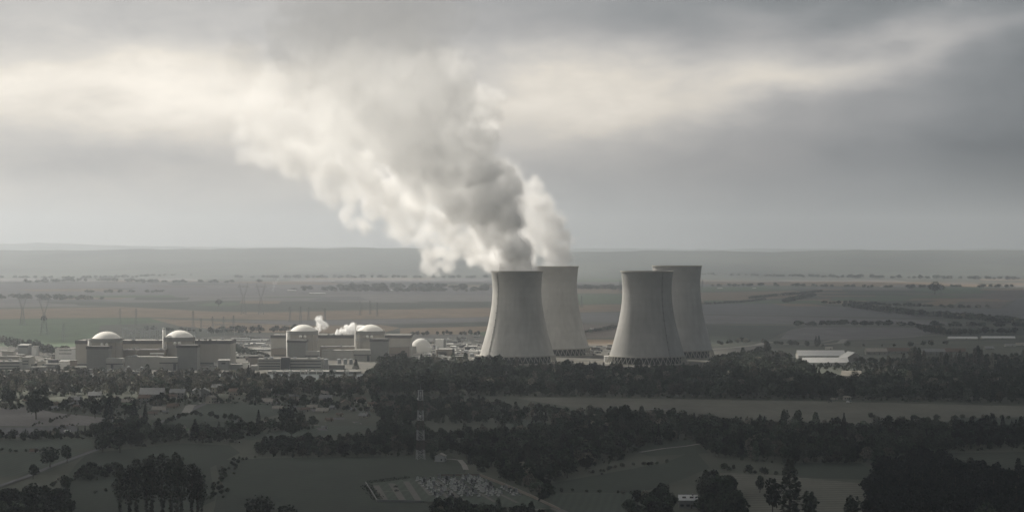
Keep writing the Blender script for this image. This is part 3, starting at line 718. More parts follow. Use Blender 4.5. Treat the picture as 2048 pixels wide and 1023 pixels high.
# woods: photo-pixel outlines of the GROUND they stand on; step across (m), step in depth (m), heights (m), share of pale trees
WOODS = [
 ([(-330,752),(150,754),(330,752),(520,757),(520,792),(330,790),(150,792),(-330,800)], 11, 26, (8,14), .75, 'in the hazy belt below the left reactors'),
 ([(500,765),(740,765),(760,792),(500,797)], 11, 20, (8,13), .6, 'along the river below the office blocks'),
 ([(735,752),(800,735),(860,740),(1000,738),(1000,792),(740,792)], 10, 24, (13,21), .15, 'in the dark belt left of the front cooling tower'),
 ([(1000,742),(1250,743),(1250,795),(1000,792)], 10, 26, (9,15), .25, 'in the belt at the foot of the left cooling towers'),
 ([(1250,748),(1440,750),(1440,797),(1250,795)], 10, 26, (10,16), .2, 'in the belt at the foot of the right cooling towers'),
 ([(1425,735),(1480,722),(1530,715),(1560,722),(1585,738),(1640,768),(1650,800),(1440,797)], 10, 24, (13,20), .12, 'in the dark wood left of the white roofed barns'),
 ([(1610,730),(1720,729),(1720,742),(1610,738)], 13, 16, (4,7), .1, 'between the white roofed barns'),
 ([(1635,768),(1720,772),(1740,755),(1850,748),(1960,755),(1990,785),(2380,790),(2380,812),(1640,800)], 10, 22, (10,17), .1, 'in the dark wood beyond the right field'),
 ([(1705,724),(1840,722),(1990,716),(2380,718),(2380,745),(1850,746),(1720,742)], 12, 24, (6,10), .3, 'among the sheds at the right'),
 ([(1990,760),(2380,765),(2380,800),(1990,795)], 11, 20, (14,20), .05, 'in the dark wood at the right edge'),
 ([(740,797),(960,806),(1060,826),(1160,838),(1180,848),(1100,846),(960,848),(760,845)], 9, 22, (6,10), .15, 'in the wood behind the lattice mast'),
 ([(860,872),(1010,868),(1020,885),(870,886)], 8, 15, (6,9), .1, 'in the hedge right of the lattice mast'),
 ([(500,912),(560,892),(760,885),(900,895),(925,910),(760,914),(600,916)], 8.5, 17, (7,12), .2, 'in the long thicket behind the dark meadow'),
 ([(760,858),(850,858),(860,890),(800,900),(740,885)], 8.5, 17, (8,13), .05, 'in the thicket left of the lattice mast'),
 ([(1170,844),(1300,842),(1400,852),(1440,868),(1380,884),(1290,893),(1260,915),(1180,940),(1100,968),(1060,985),(990,955),(940,935),(925,905),(1000,878),(1100,868)], 9, 19, (10,16), .12, 'in the dark wood right of the cemetery'),
 ([(1060,985),(1100,975),(1100,1010),(1075,1005)], 8, 12, (7,10), .1, 'below the dark wood by the cemetery'),
 ([(1400,868),(1560,862),(1720,870),(1850,858),(1920,868),(1900,905),(1790,925),(1700,930),(1560,928),(1440,915),(1400,900)], 9, 19, (10,16), .14, 'in the dark wood across the right foreground'),
 ([(1740,985),(1770,950),(1850,928),(1900,945),(1980,965),(2380,968),(2380,1080),(1800,1080),(1740,1040)], 8.5, 15, (11,17), .03, 'in the black wood in the lower right corner'),
 ([(1900,862),(2380,868),(2380,898),(1910,902)], 9, 18, (10,15), .02, 'in the dark wood above the right field'),
 ([(1402,985),(1440,960),(1470,1000),(1480,1060),(1402,1060)], 9, 16, (11,16), .05, 'around the pale roofed house at the bottom'),
 ([(1250,1010),(1335,992),(1352,1010),(1352,1060),(1250,1060)], 9, 16, (8,12), .05, 'left of the pale roofed house at the bottom'),
 ([(-330,800),(60,800),(110,812),(200,800),(330,795),(520,800),(700,800),(760,812),(640,818),(420,806),(330,812),(240,835),(110,822),(-330,812)], 14, 21, (4,9), .35, 'among the houses of the village'),
 ([(180,860),(260,850),(330,870),(470,862),(600,850),(640,856),(520,870),(470,890),(340,885),(200,905)], 11, 17, (6,13), .2, 'in the gardens below the village'),
 ([(-330,873),(60,874),(220,866),(230,876),(60,882),(-330,880)], 9, 12, (5,8), .1, 'in the dark hedge of the left meadows'),
 ([(850,1030),(870,1012),(900,1010),(960,1026),(1080,1034),(1100,1060),(850,1060)], 8, 12, (6,10), .05, 'below the cemetery wall'),
 ([(0,1010),(30,990),(140,1000),(150,1060),(0,1060)], 9, 14, (7,11), .02, 'in the dark thicket at the lower left'),
 ([(190,1045),(240,1034),(420,1036),(440,1060),(190,1060)], 8, 12, (3,6), .1, 'under the tall trees at the lower left'),
 ([(160,945),(230,935),(250,955),(170,965)], 8, 12, (5,8), .1, 'beside the road at the left'),
]
TREES = []   # kind, x, y, height, where, pale
rg = np.random.default_rng(42)
for poly, sx, sy, hh, pale, where in WOODS:
    P_ = [G(*p) for p in poly]; X0 = min(p.x for p in P_); X1 = max(p.x for p in P_); Y0 = min(p.y for p in P_); Y1 = max(p.y for p in P_)
    y = Y0
    while y < Y1:
        x = X0+rg.uniform(0, sx)
        while x < X1:
            xx = x+rg.uniform(-.4,.4)*sx; yy = y+rg.uniform(-.5,.5)*sy
            px = 1024+xx/yy*F; py = HZ+H*F/yy
            if inside(px, py, poly) and -330 < px < 2380:
                q = rg.random(); kd = 'conifer' if q < .06 else 'poplar' if q < .13 else 'tall' if q < .20 and hh[1] > 11 else 'broad'
                TREES.append([kd, xx, yy, rg.uniform(*hh)*(1.35 if kd == 'poplar' else 1.2 if kd == 'tall' else 1), where, rg.random() < pale])
            x += sx
        y += sy
# hedgerows and lone trees out on the plain
def row(pts, step, hh, where, jit=3, pale=.2, kd='broad', prob=1.0):
    if D(pts[0][1]) > 3300: step *= .55; jit *= .8
    c = [G(*p) for p in pts]
    for a, b in zip(c, c[1:]):
        n = max(1, int((b-a).length/step))
        for i in range(n):
            if rg.random() > prob: continue
            p = a.lerp(b, (i+rg.random())/n); TREES.append([kd, p.x+rg.normal()*jit, p.y+rg.normal()*jit, rg.uniform(*hh), where, rg.random() < pale])
row([(1650,608),(1700,608),(1780,612),(1900,616),(1985,617)], 16, (7,13), 'in the hedge between the far right fields', prob=.8)
row([(1700,614),(1780,625),(1840,632),(1900,636),(1980,643),(2048,650),(2120,652)], 15, (10,18), 'in the tree line crossing the right plain', 12)
row([(1590,652),(1700,651),(1850,653),(1960,655),(2100,654)], 14, (8,15), 'in the long hedge right of the cooling towers', 8, prob=.8)
row([(1400,610),(1480,606),(1530,600)], 16, (6,10), 'in the field hedge right of the cooling towers')
row([(1500,598),(1560,592),(1610,588),(1640,584)], 14, (7,12), 'in the field hedge right of the cooling towers')
row([(1570,605),(1600,598),(1625,592)], 10, (8,14), 'in the field hedge right of the cooling towers', 6)
row([(1850,660),(1880,668),(1905,671),(1960,668),(2100,666)], 10, (9,14), 'behind the long white roofs', 10)
row([(1440,690),(1480,685),(1560,690),(1640,695),(1800,694),(1900,690)], 18, (6,11), 'beyond the barns', 8, prob=.7)
row([(1165,668),(1200,662),(1235,656)], 12, (6,9), 'between the two pairs of cooling towers')
row([(640,582),(700,583),(800,584),(985,583)], 22, (14,24), 'in the far copse behind the reactors', 60)
row([(660,580),(740,576),(860,577),(985,578)], 26, (14,26), 'in the far copse behind the reactors', 90)
row([(480,556),(600,557),(760,556),(985,557)], 45, (16,24), 'in the far belt of woods', 60)
row([(60,566),(200,562),(340,566),(480,566)], 50, (14,22), 'in the far belt of woods', 60)
row([(0,598),(60,597),(130,600),(185,600)], 22, (12,20), 'in the far copse at the left', 50)
row([(160,586),(300,586),(330,585)], 60, (12,16), 'along the far road at the left')
row([(1155,578),(1200,580),(1245,579)], 20, (16,24), 'in the far copse between the cooling towers', 50)
row([(1420,573),(1460,574),(1530,572),(1800,577),(1870,575),(2048,575)], 60, (12,18), 'on the far right fields', 40)
row([(1300,552),(1500,554),(1700,556),(2048,560)], 40, (16,26), 'in the far belt of woods', 90)
row([(0,556),(150,558),(420,552)], 60, (14,22), 'in the far belt of woods', 50)
row([(420,668),(470,665),(560,664),(600,663)], 16, (9,16), 'behind the turbine halls', 14)
row([(300,660),(400,664),(520,668)], 20, (6,10), 'behind the turbine halls', 14)
row([(820,672),(900,670),(960,672)], 18, (7,11), 'behind the white dome', 12)
row([(20,690),(60,700),(110,712),(150,716)], 14, (10,18), 'among the office blocks at the left edge', 12)
row([(70,735),(130,742),(200,746)], 16, (6,9), 'among the office blocks at the left edge', 6)
row([(460,700),(500,712),(540,720)], 14, (7,12), 'between the two pairs of reactors', 8)
row([(955,712),(1010,733),(1100,734),(1200,736),(1260,737),(1420,733)], 9, (5,9), 'at the foot of the cooling towers', 4, kd='conifer')
row([(700,790),(760,786),(830,790)], 9, (7,11), 'behind the lattice mast')
row([(60,853),(110,840),(150,829)], 5, (1.5,3), 'in the thin hedge across the pale left meadow')
row([(85,870),(120,858),(145,848)], 5, (1.5,3), 'in the thin hedge across the pale left meadow')
row([(-20,902),(60,905),(120,900)], 5, (2,4.5), 'in the hedge above the left road')
row([(430,1000),(440,960),(470,925),(500,915)], 6, (2,4), 'in the hedge round the dark meadow')
row([(120,975),(160,950),(190,940)], 6, (2,5), 'in the hedge below the left road')
row([(195,990),(260,960),(330,940)], 7, (1.5,3.5), 'in the hedge of the lower left meadow')
row([(240,870),(300,855),(345,842),(385,828)], 6, (2,5), 'in the hedge along the village road')
row([(400,832),(470,842),(540,842),(640,848)], 7, (3,7), 'in the hedge below the striped meadow')
row([(1100,985),(1180,984),(1280,990)], 6, (1.5,3.5), 'in the low hedge between the lower middle meadows')
row([(1180,950),(1240,936),(1330,926)], 6, (2,4), 'in the low hedge between the lower middle meadows')
row([(1440,940),(1490,948),(1560,952)], 6, (3,7), 'in the hedge above the pale field patch')
row([(1560,925),(1640,928),(1720,926)], 6, (3,6), 'in the hedge above the pale field patch')
row([(1750,838),(1860,842),(1960,838),(2048,840)], 7, (3,7), 'in the hedge at the right of the pale field')
row([(640,812),(700,822),(790,830)], 7, (4,8), 'in the gardens right of the village')
row([(1410,852),(1500,853),(1600,856),(1700,856)], 8, (4,9), 'along the near edge of the pale field', 5)
row([(1040,817),(1120,826),(1190,834),(1290,842)], 8, (4,9), 'along the near edge of the pale field', 6)
# big single trees the photo shows clearly
NOTED = []
def noted(kd, px, py, top, label, wid=1.0, m=None, cat=None):
    p = G(px, py); h = (py-top)*S(py); NOTED.append((kd, p.x, p.y, h, label, wid, m))
noted('broad', 72, 838, 778, 'large dark round tree at the left meadow edge below the village', 1.05)
noted('broad', 20, 812, 776, 'rounded grey tree near the left edge above the pale meadow', 1.1)
noted('conifer', 170, 866, 850, 'small pointed conifer beside the hedge in the left meadows')
noted('conifer', 156, 869, 853, 'smaller conifer left of its twin in the left meadows')
noted('broad', 72, 880, 855, 'dark bushy tree standing in the hedge at the far left', 1.2)
noted('broad', 190, 836, 798, 'bushy dark tree beside the pale path at the village end', 1.0)
noted('conifer', 217, 842, 793, 'tall dark conifer between the village houses at left', 1.3)
noted('conifer', 268, 846, 800, 'dark narrow conifer in the middle of the village', 1.2)
noted('conifer', 290, 842, 808, 'slim conifer right of the pale village yard')
noted('broad', 240, 905, 850, 'very large dark spreading tree above the road at the left', 1.25)
noted('broad', 205, 905, 866, 'dark round tree where the road leaves the left frame side', 1.25)
noted('conifer', 390, 882, 838, 'tall dark conifer below the village road junction', 1.5)
noted('conifer', 517, 848, 818, 'small dark spire shaped conifer below the striped meadow', 1.0)
noted('broad', 575, 850, 806, 'large round dark tree in the middle of the right village half', 1.15)
noted('broad', 583, 876, 836, 'broad dark tree below the round village tree', 1.35)
noted('broad', 330, 880, 845, 'dark rounded tree left of the tall garden conifer', 1.3)
noted('broad', 100, 935, 890, 'wide dark tree standing over the left road, trunks showing', 1.1)
noted('broad', 134, 925, 888, 'thin crowned tree right of the one over the left road', .8)
noted('broad', 66, 957, 925, 'dark shrubby tree on the near side of the left road', 1.0)
noted('broad', 132, 985, 948, 'narrow dark tree in the lower left meadow', .75)
noted('broad', 60, 1030, 975, 'round black tree in the lower left corner', 1.2)
noted('broad', 125, 1032, 985, 'black round tree right of the corner tree, cut by the frame', 1.0)
noted('conifer', 845, 1062, 0, '', 1.0) if False else None
noted('poplar', 1580, 1050, 918, 'tall dark column shaped poplar right of the pale field patch', 1.5)
noted('broad', 1617, 1040, 981, 'round dark tree in front of the striped field', 1.0)
noted('broad', 1702, 1046, 990, 'fan crowned tree on the striped field at the lower right', 1.05)
noted('broad', 1545, 1028, 955, 'loose crowned tree left of the column shaped poplar', .8)
noted('broad', 1520, 985, 948, 'dark tree standing alone above the pale field patch', .8)
noted('broad', 1250, 868, 806, 'high rounded tree rising over the middle wood', 1.1)
noted('broad', 1222, 868, 812, 'high tree left of the rounded one over the middle wood', 1.0)
noted('broad', 1568, 852, 818, 'leaning pale tree on the near edge of the pale field', .8)
noted('broad', 1597, 856, 818, 'dark egg shaped tree on the near edge of the pale field', .85, None)
noted('conifer', 1520, 866, 828, 'dark twin tipped conifer at the left of the pale field edge', 1.1)
noted('conifer', 1529, 868, 832, 'second tip of the conifer pair by the pale field', .9)
noted('conifer', 1450, 890, 842, 'wide dark conifer behind the dark wood', 1.9)
noted('conifer', 1688, 858, 825, 'single pointed conifer right of the white wall', 1.0)
noted('broad', 1778, 868, 830, 'bulky dark tree at the near edge of the pale field', 1.3)
noted('broad', 1975, 1080, 1000, 'black tree in the bottom right corner', 1.1)
noted('conifer', 1190, 748, 722, 'dark conifer nearest the rear left tower foot', 1.2)
noted('conifer', 1207, 748, 724, 'dark conifer beside the one near the rear left tower foot', 1.2)
noted('conifer', 1224, 747, 722, 'dark conifer in front of the sunlit hut between the towers', 1.2)
noted('broad', 1135, 745, 716, 'round dark shrubby tree in front of the rear left tower legs', 1.0)
noted('conifer', 712, 738, 718, 'dark pointed tree in front of the fourth reactor', 1.9)
noted('conifer', 508, 770, 738, 'tall dark pointed tree left of the office blocks', .8)
noted('conifer', 497, 768, 730, 'taller dark pointed tree left of its twin by the offices', .8)
noted('broad', 1870, 588, 561, 'bushy tree alone on the far right field', 1.6)
noted('broad', 437, 612, 597, 'round lone tree in the dark wedge field behind the reactors', 1.6)
noted('broad', 88, 645, 630, 'dark tree clump at the foot of the left pylons', 1.5)
noted('conifer', 1632, 686, 671, 'pair of dark conifers behind the white roofed barn', 1.2)
noted('conifer', 1638, 687, 670, 'second of the two conifers behind the white roofed barn', 1.2)
noted('bush', 870, 919, 907, 'dark shrub left of the small white hut', 1.1)
noted('bush', 520, 1030, 990, 'black bushes at the bottom edge left of centre', 1.1)
noted('bush', 575, 1032, 1010, 'low black bush at the bottom edge', 1.6)
# tall trees with visible stems, lower left
rs = random.Random(3)
tl = [(243,1040,925),(258,1045,918),(276,1042,912),(292,1046,908),(308,1040,910),(322,1045,906),(338,1043,905),(352,1046,908),(366,1040,910),(380,1044,914),(394,1040,922),(408,1036,945)]
for px, py, top in tl:
    px += rs.uniform(-5, 5); py += rs.uniform(-5, 5); top += rs.uniform(-6, 14); p = G(px, py); tree('tall', p.x, p.y, (py-top)*S(py), 'tall thin stemmed tree of the airy row in the lower left foreground', 'tall thin trees in the lower left foreground', wid=.95, rg=rs)
# pale poplars at the right
for i, (px, py, top) in enumerate([(1808,738,706),(1822,738,694),(1830,738,692),(1838,740,694),(1848,738,700),(1882,738,703),(1893,741,705),(1902,738,702),(1912,738,708),(1920,736,700),(1934,735,703),(1950,735,695),(1956,733,690),(1963,733,698),(1985,736,704)]):
    p = G(px, py); tree('poplar', p.x, p.y, (py-top)*S(py), 'pale silvery poplar of the broken row beside the right sheds', 'pale poplars at the right', m=LEAFS if i % 3 else LEAFP, wid=1.3, rg=rs)
for kd, x, y, h, label, wid, m in NOTED: tree(kd, x, y, h, label, None, m, wid, rg=rs)
# the largest-looking ones are things of their own, the rest are woodland
vis = []
TREES.sort(key=lambda t: t[2])
# front trees of each wood show most: rank by apparent height, nearer first
order = sorted(range(len(TREES)), key=lambda i: -(TREES[i][3]/TREES[i][2]))
LIM = {'broad': 250, 'conifer': 100, 'poplar': 60, 'tall': 60}; cnt = {k: 0 for k in LIM}; single = set()
for i in order:
    k = TREES[i][0]
    px_ = 1024+TREES[i][1]/TREES[i][2]*F
    if cnt[k] < LIM[k] and -20 < px_ < 2068: single.add(i); cnt[k] += 1
WN = {}
for i, (kd, x, y, h, where, pale) in enumerate(TREES):
    if i in single:
        lb = ('pale ' if pale else 'dark ') + {'conifer': 'pointed conifer ', 'poplar': 'narrow poplar ', 'tall': 'tall thin stemmed tree ', 'broad': 'leafy tree '}[kd] + where
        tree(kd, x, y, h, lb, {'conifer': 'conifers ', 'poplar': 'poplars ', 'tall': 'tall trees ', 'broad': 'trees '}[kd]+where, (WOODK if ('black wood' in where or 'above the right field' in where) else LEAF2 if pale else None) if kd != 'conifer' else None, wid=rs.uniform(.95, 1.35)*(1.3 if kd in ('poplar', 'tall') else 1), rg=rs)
    else: WN.setdefault(where, []).append((kd, x, y, h, pale))
rg2 = np.random.default_rng(5)
for where, lst in WN.items():
    V = []; MI = []; TN = []
    for kd, x, y, h, pale in lst:
        c = CROWN[kd, int(rg2.integers(5 if kd == 'broad' else 3))].reshape(-1, 4, 3)
        near = y < 2000; n = int(len(c)*(.75 if near else .5 if y < 4000 else .28)); idx = rg2.choice(len(c), n, replace=False); c = c[idx]
        cen = c.mean(1, keepdims=True); c = cen+(c-cen)*(1.15 if near else 1.4 if y < 4000 else 1.9)
        a = rg2.uniform(0, 6.28); ca, sa = math.cos(a), math.sin(a); w = h*rg2.uniform(1.0, 1.5)*(1.6 if y > 4200 else 1)*(1.5 if kd in ('poplar', 'tall') else 1)
        X = (c[...,0]*ca-c[...,1]*sa)*w+x; Y = (c[...,0]*sa+c[...,1]*ca)*w+y; Z = c[...,2]*h*1.0
        V.append(np.stack([X, Y, Z], -1).reshape(-1, 3)); MI.append(np.full(n, 1 if pale else 0)); tn = float(np.clip(rg2.lognormal(0, .5), .45, 2.6))-1; TN.append(np.full(n, tn))
        # stems
        t = h*.014; stem = np.array([[x-t,y,0],[x+t,y,0],[x+t*.6,y,h*.6],[x-t*.6,y,h*.6],[x,y-t,0],[x,y+t,0],[x,y+t*.6,h*.6],[x,y-t*.6,h*.6]]); V.append(stem); MI.append(np.full(2, 2)); TN.append(np.zeros(2))
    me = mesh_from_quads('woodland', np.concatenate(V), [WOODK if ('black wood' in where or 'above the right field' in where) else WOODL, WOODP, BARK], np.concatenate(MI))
    at_ = me.attributes.new('tone', 'FLOAT', 'FACE'); at_.data.foreach_set('value', np.concatenate(TN).astype(np.float32))
    o = bpy.data.objects.new('woodland', me); COL.objects.link(o); tag(o, 'mass of trees '+where, 'woodland', kind='stuff')
# shrubby undergrowth on the floor of the woods
V = []
for poly, sx, sy, hh, pale, where in WOODS:
    P_ = [G(*p) for p in poly]; X0 = min(p.x for p in P_); X1 = max(p.x for p in P_); Y0 = min(p.y for p in P_); Y1 = max(p.y for p in P_)
    n = int((X1-X0)*(Y1-Y0)/90)
    xs = rg2.uniform(X0, X1, n); yy = rg2.uniform(Y0, Y1, n)
    keep = [i for i in range(n) if inside(1024+xs[i]/yy[i]*F, HZ+H*F/yy[i], poly)]
    p = np.stack([xs[keep], yy[keep], rg2.uniform(.3, 2.6, len(keep))], 1)
    V.append(quads(p, rg2.uniform(1.2, 2.6, len(keep)), rg2))
o = bpy.data.objects.new('undergrowth', mesh_from_quads('undergrowth', np.concatenate(V), [WOODL])); COL.objects.link(o)
tag(o, 'low undergrowth and scrub filling the woods', 'undergrowth', kind='stuff')
print('TREES', len(TREES), 'single', len(single), {k: len(v) for k, v in WN.items()})
# ------------------------------------------------------------------ power station buildings
def panel_extra(sx, sz, amt):
    def fn(t, b, rp, tc):
        br = _n(t, 'ShaderNodeTexBrick'); br.offset = 0; br.inputs['Scale'].default_value = 1; br.inputs['Brick Width'].default_value = sx; br.inputs['Row Height'].default_value = sz
        br.inputs['Mortar Size'].default_value = .12; br.inputs['Color1'].default_value = (1,1,1,1); br.inputs['Color2'].default_value = (1-amt*.6,)*3+(1,); br.inputs['Mortar'].default_value = (1-amt*2,)*3+(1,)
        sp = _n(t, 'ShaderNodeSeparateXYZ'); t.links.new(tc.outputs['Object'], sp.inputs[0]); cb = _n(t, 'ShaderNodeCombineXYZ')
        t.links.new(_math(t, 'ADD', sp.outputs[0], sp.outputs[1]), cb.inputs[0]); t.links.new(sp.outputs[2], cb.inputs[1]); t.links.new(cb.outputs[0], br.inputs['Vector'])
        m = _n(t, 'ShaderNodeMix', data_type='RGBA', blend_type='MULTIPLY'); m.inputs[0].default_value = 1
        t.links.new(rp.outputs[0], m.inputs[6]); t.links.new(br.outputs[0], m.inputs[7]); t.links.new(m.outputs[2], b.inputs['Base Color'])
    return fn
W_BEIGE = mat('beige_cladding', (.42,.40,.36), var=.08, scale=.05, extra=panel_extra(6, 30, .07))
W_GREY = mat('grey_cladding', (.255,.258,.25), var=.08, scale=.05, extra=panel_extra(4, 9, .05))
W_BROWN = mat('brown_cladding', (.27,.235,.20), var=.1, scale=.05, extra=panel_extra(5, 4, .08))
W_CONC = mat('building_concrete', (.40,.395,.37), var=.1, scale=.12)
W_WHITE = mat('white_render', (.80,.79,.76), var=.06, scale=.2)
W_DARK = mat('dark_cladding', (.06,.065,.075), var=.15, scale=.2, rough=.5)
WIN = mat('window_glass', (.035,.045,.055), var=.3, scale=.3, rough=.15, spec=.6)
ROOFG = mat('flat_roof_gravel', (.25,.245,.23), var=.25, scale=.08, rough=1)
ROOFD = mat('roof_edge_brown', (.105,.10,.10), var=.1, scale=.2)
DOMEM = mat('dome_white_paint', (.86,.84,.79), var=.04, scale=.08, rough=.7)
RINGM = mat('ring_grey_paint', (.27,.265,.255), var=.08, scale=.15)
BODYM = mat('containment_beige', (.40,.37,.33), var=.08, scale=.08, extra=panel_extra(9, 3, .03))
STEEL = mat('galvanised_steel', (.42,.43,.44), var=.15, scale=.5, rough=.5, metal=.2)
TANKM = mat('tank_grey_paint', (.34,.35,.36), var=.12, scale=.3)
def X(px, d): return (px-1024)/F*d
def Z(py, d): return H-(py-HZ)/F*d
def facility(px0, px1, top, d, depth, label, cat='industrial building', name='industrial_building', wall=W_BEIGE, roof=ROOFG, bands=(), band_w=.92, parapet=None, rz=0, door=None, group=None, vents=0, seed=0, sheds=False):
    """box building whose front face at distance d spans px0..px1 and reaches up to row `top`; bands = rows of the window strips (centre rows, half height)"""
    x0, x1, z1 = X(px0, d), X(px1, d), Z(top, d); cx = (x0+x1)/2; w = (x1-x0); r = random.Random(int(px0*7+top))
    root = empty(name, (cx, d+depth/2, 0), rz, label, cat, group)
    MB().box(-w/2, w/2, -depth/2, depth/2, -.3, z1-.6).build('walls', wall, root)
    rb = MB().box(-w/2-.35, w/2+.35, -depth/2-.35, depth/2+.35, z1-.6, z1)
    if parapet:
        hp = parapet
        rb = MB().box(-w/2-.5, w/2+.5, -depth/2-.5, depth/2+.5, z1-.6, z1, 0)
        pm = MB()
        pm.box(-w/2-.7, w/2+.7, -depth/2-.75, -depth/2-.15, z1-hp, z1+.5); pm.box(-w/2-.7, w/2+.7, depth/2+.15, depth/2+.75, z1-hp, z1+.5)
        pm.box(-w/2-.7, -w/2-.15, -depth/2-.1, depth/2+.1, z1-hp, z1+.5); pm.box(w/2+.15, w/2+.7, -depth/2-.1, depth/2+.1, z1-hp, z1+.5)
        pm.build('parapet', ROOFD, root)
    ro = rb.build('roof', roof, root)
    for i in range(vents):
        vx = r.uniform(-w*.45, w*.45); vy = r.uniform(-depth*.35, depth*.3); s = r.uniform(.8, 2.2)
        MB().box(vx-s, vx+s, vy-s, vy+s, z1, z1+s*1.1).build('roof_vent', STEEL if r.random() < .6 else W_GREY, ro)
    for yb, hh in bands:
        zc = Z(yb, d); hz = hh*d/F
        MB().box(-w/2*band_w, w/2*band_w, -depth/2-.06, -depth/2+.2, zc-hz, zc+hz).build('window_band', WIN, root)
    if door:
        a, b, t = door; MB().box(X(a, d)-cx, X(b, d)-cx, -depth/2-.08, -depth/2+.2, 0, Z(t, d)).build('door', W_DARK, root)
    return root
# --- containment buildings
def containment(i, px, rimrow, D0, stack, side, label):
    c = D0+20.8; x = X(px, D0)*c/D0; root = empty('reactor_containment', (x, c, 0), 0, label, 'reactor building', 'the four domed reactor buildings')
    Rr = 20.8; zr = 40.2
    MB().lathe([(Rr-.8,0),(Rr-.8,zr-5.6)], 64, cap=False).build('wall', BODYM, root, smooth=True)
    MB().lathe([(Rr-.8,zr-5.6),(Rr+.15,zr-5.2),(Rr+.15,zr-.7),(Rr+.7,zr-.6),(Rr+.7,zr),(Rr-1.6,zr)], 64, cap=False).build('ring_beam', RINGM, root)
    rr = Rr-1.7; hh = 9.0; rad = (rr*rr+hh*hh)/(2*hh); pr = []
    for k in range(15):
        r_ = rr*(1-k/14.0); pr.append((max(r_, .05), zr+math.sqrt(rad*rad-r_*r_)-(rad-hh)))
    dm = MB().lathe(pr, 64).build('dome', DOMEM, root, smooth=True)
    MB().lathe([(1.2, zr+8.9),(1.2,zr+9.9),(.1,zr+10.2)], 12).build('dome_cap', STEEL, dm)
    for a in (-120, -60, 0, 60):
        a = R(a-18*side); q = Rr-.6
        MB().box(q*math.cos(a)-1.2, q*math.cos(a)+1.2, q*math.sin(a)-1.2, q*math.sin(a)+1.2, 0, zr-5, rz=a).build('buttress', BODYM, root)
    b = MB()
    for z in (zr-11, zr-13.5): b.lathe([(Rr-.7, z),(Rr+.8, z),(Rr+.8, z+.35),(Rr-.7, z+.35)], 48, cap=False)
    b.build('gallery', STEEL, root)
    for s in (-1, 1):
        o = MB().lathe([(2.2*math.cos(t), 32.6+2.2*math.sin(t)) for t in np.linspace(-1.5, 1.55, 9)], 14, c=(side*0+s*3.1+(0 if i % 2 else 1), -22.4)).build('vent_housing', DOMEM, root, smooth=True)
    # light rail and lamp boxes at the dome edge, right
    MB().box(rr-1.4, rr+1.2, -4, -1.2, zr, zr+1.7).build('roof_hoist', W_WHITE, root)
    # vent stack on the left flank
    sx = X(stack[0], D0)*(c/D0)-x
    MB().lathe([(stack[2]/2, 0), (stack[2]/2, Z(stack[1], c-6))], 16, c=(sx, -6)).build('vent_stack', DOMEM, root, smooth=True)
    zt = Z(stack[1], c-6); MB().lathe([(stack[2]/2+.5, zt-1.4),(stack[2]/2+.5, zt-.5)], 16, c=(sx, -6), cap=False).build('stack_collar', STEEL, root)
    st = MB()
    for k in range(9): st.box(sx+1.6, sx+4.6, -7.5, -5.5, 2+k*4.0, 3.2+k*4.0)
    for q in ((1.7,-7.4),(4.5,-7.4),(4.5,-5.6)): st.bar((sx+q[0], q[1], 0), (sx+q[0], q[1], 37), .18)
    st.build('stair_tower', W_WHITE, root)
    return root
containment(0, 213.5, 677, 2870, (181.5, 678, 5.5), -1, 'leftmost domed reactor building, its grey annex on the left')
containment(1, 359.5, 674.5, 2912, (329.5, 656, 4.2), 1, 'second domed reactor building from the left, tall white stack on its left')
containment(2, 607, 662, 3141, (577.5, 661, 6), -1, 'third domed reactor building from the left, beside the round steam puff')
containment(3, 741, 661, 3140, (712, 645, 2.2), 1, 'rightmost domed reactor building, thin dark stack rising from white steam')
# --- turbine halls behind (hall 1, hall 2)
hallg = 'long turbine halls behind the reactors'
facility(151, 461, 681, 2962, 56, 'long beige turbine hall behind the two left reactors', 'turbine hall', 'turbine_hall', W_BEIGE, ROOFG, parapet=4.2, vents=26, group=hallg)
facility(542, 821, 670, 3232, 56, 'long turbine hall behind the two right reactors, brown lower walls', 'turbine hall', 'turbine_hall', W_BEIGE, ROOFG, parapet=4.2, vents=24, group=hallg)
facility(543, 576, 695, 3222, 9, 'low brown block against the left end of the right turbine hall', wall=W_BROWN, bands=[(709.5, .6)], band_w=.7)
facility(777, 818, 693, 3222, 9, 'low brown block against the right end of the right turbine hall', wall=W_BROWN, bands=[(708, .5)], band_w=.8)
facility(152, 177, 726, 2950, 10, 'low dark edged block at the foot of the left turbine hall', wall=W_GREY, bands=[(729, .8)])
facility(400, 428, 724, 2955, 6, 'dark low lean-to on the right end of the left turbine hall', wall=W_GREY, bands=[(726, 1)])
# --- grey annexes (windowless), one to each reactor
ag = 'windowless grey annexes in front of the reactors'
annexes = [(173,216,692.5,2812,'windowless grey annex hiding the lower left of the leftmost reactor'),(353.5,394,690,2850,'windowless grey annex right of the second reactor from the left'),
           (575,612,680,3078,'windowless grey annex hiding the left of the third reactor'),(740,776,677.5,3080,'windowless grey annex right of the rightmost reactor, trees before it')]
for a, b, t, d, l in annexes: facility(a, b, t, d, 26, l, 'annex building', 'annex_building', W_GREY, ROOFG, parapet=3.2, group=ag)
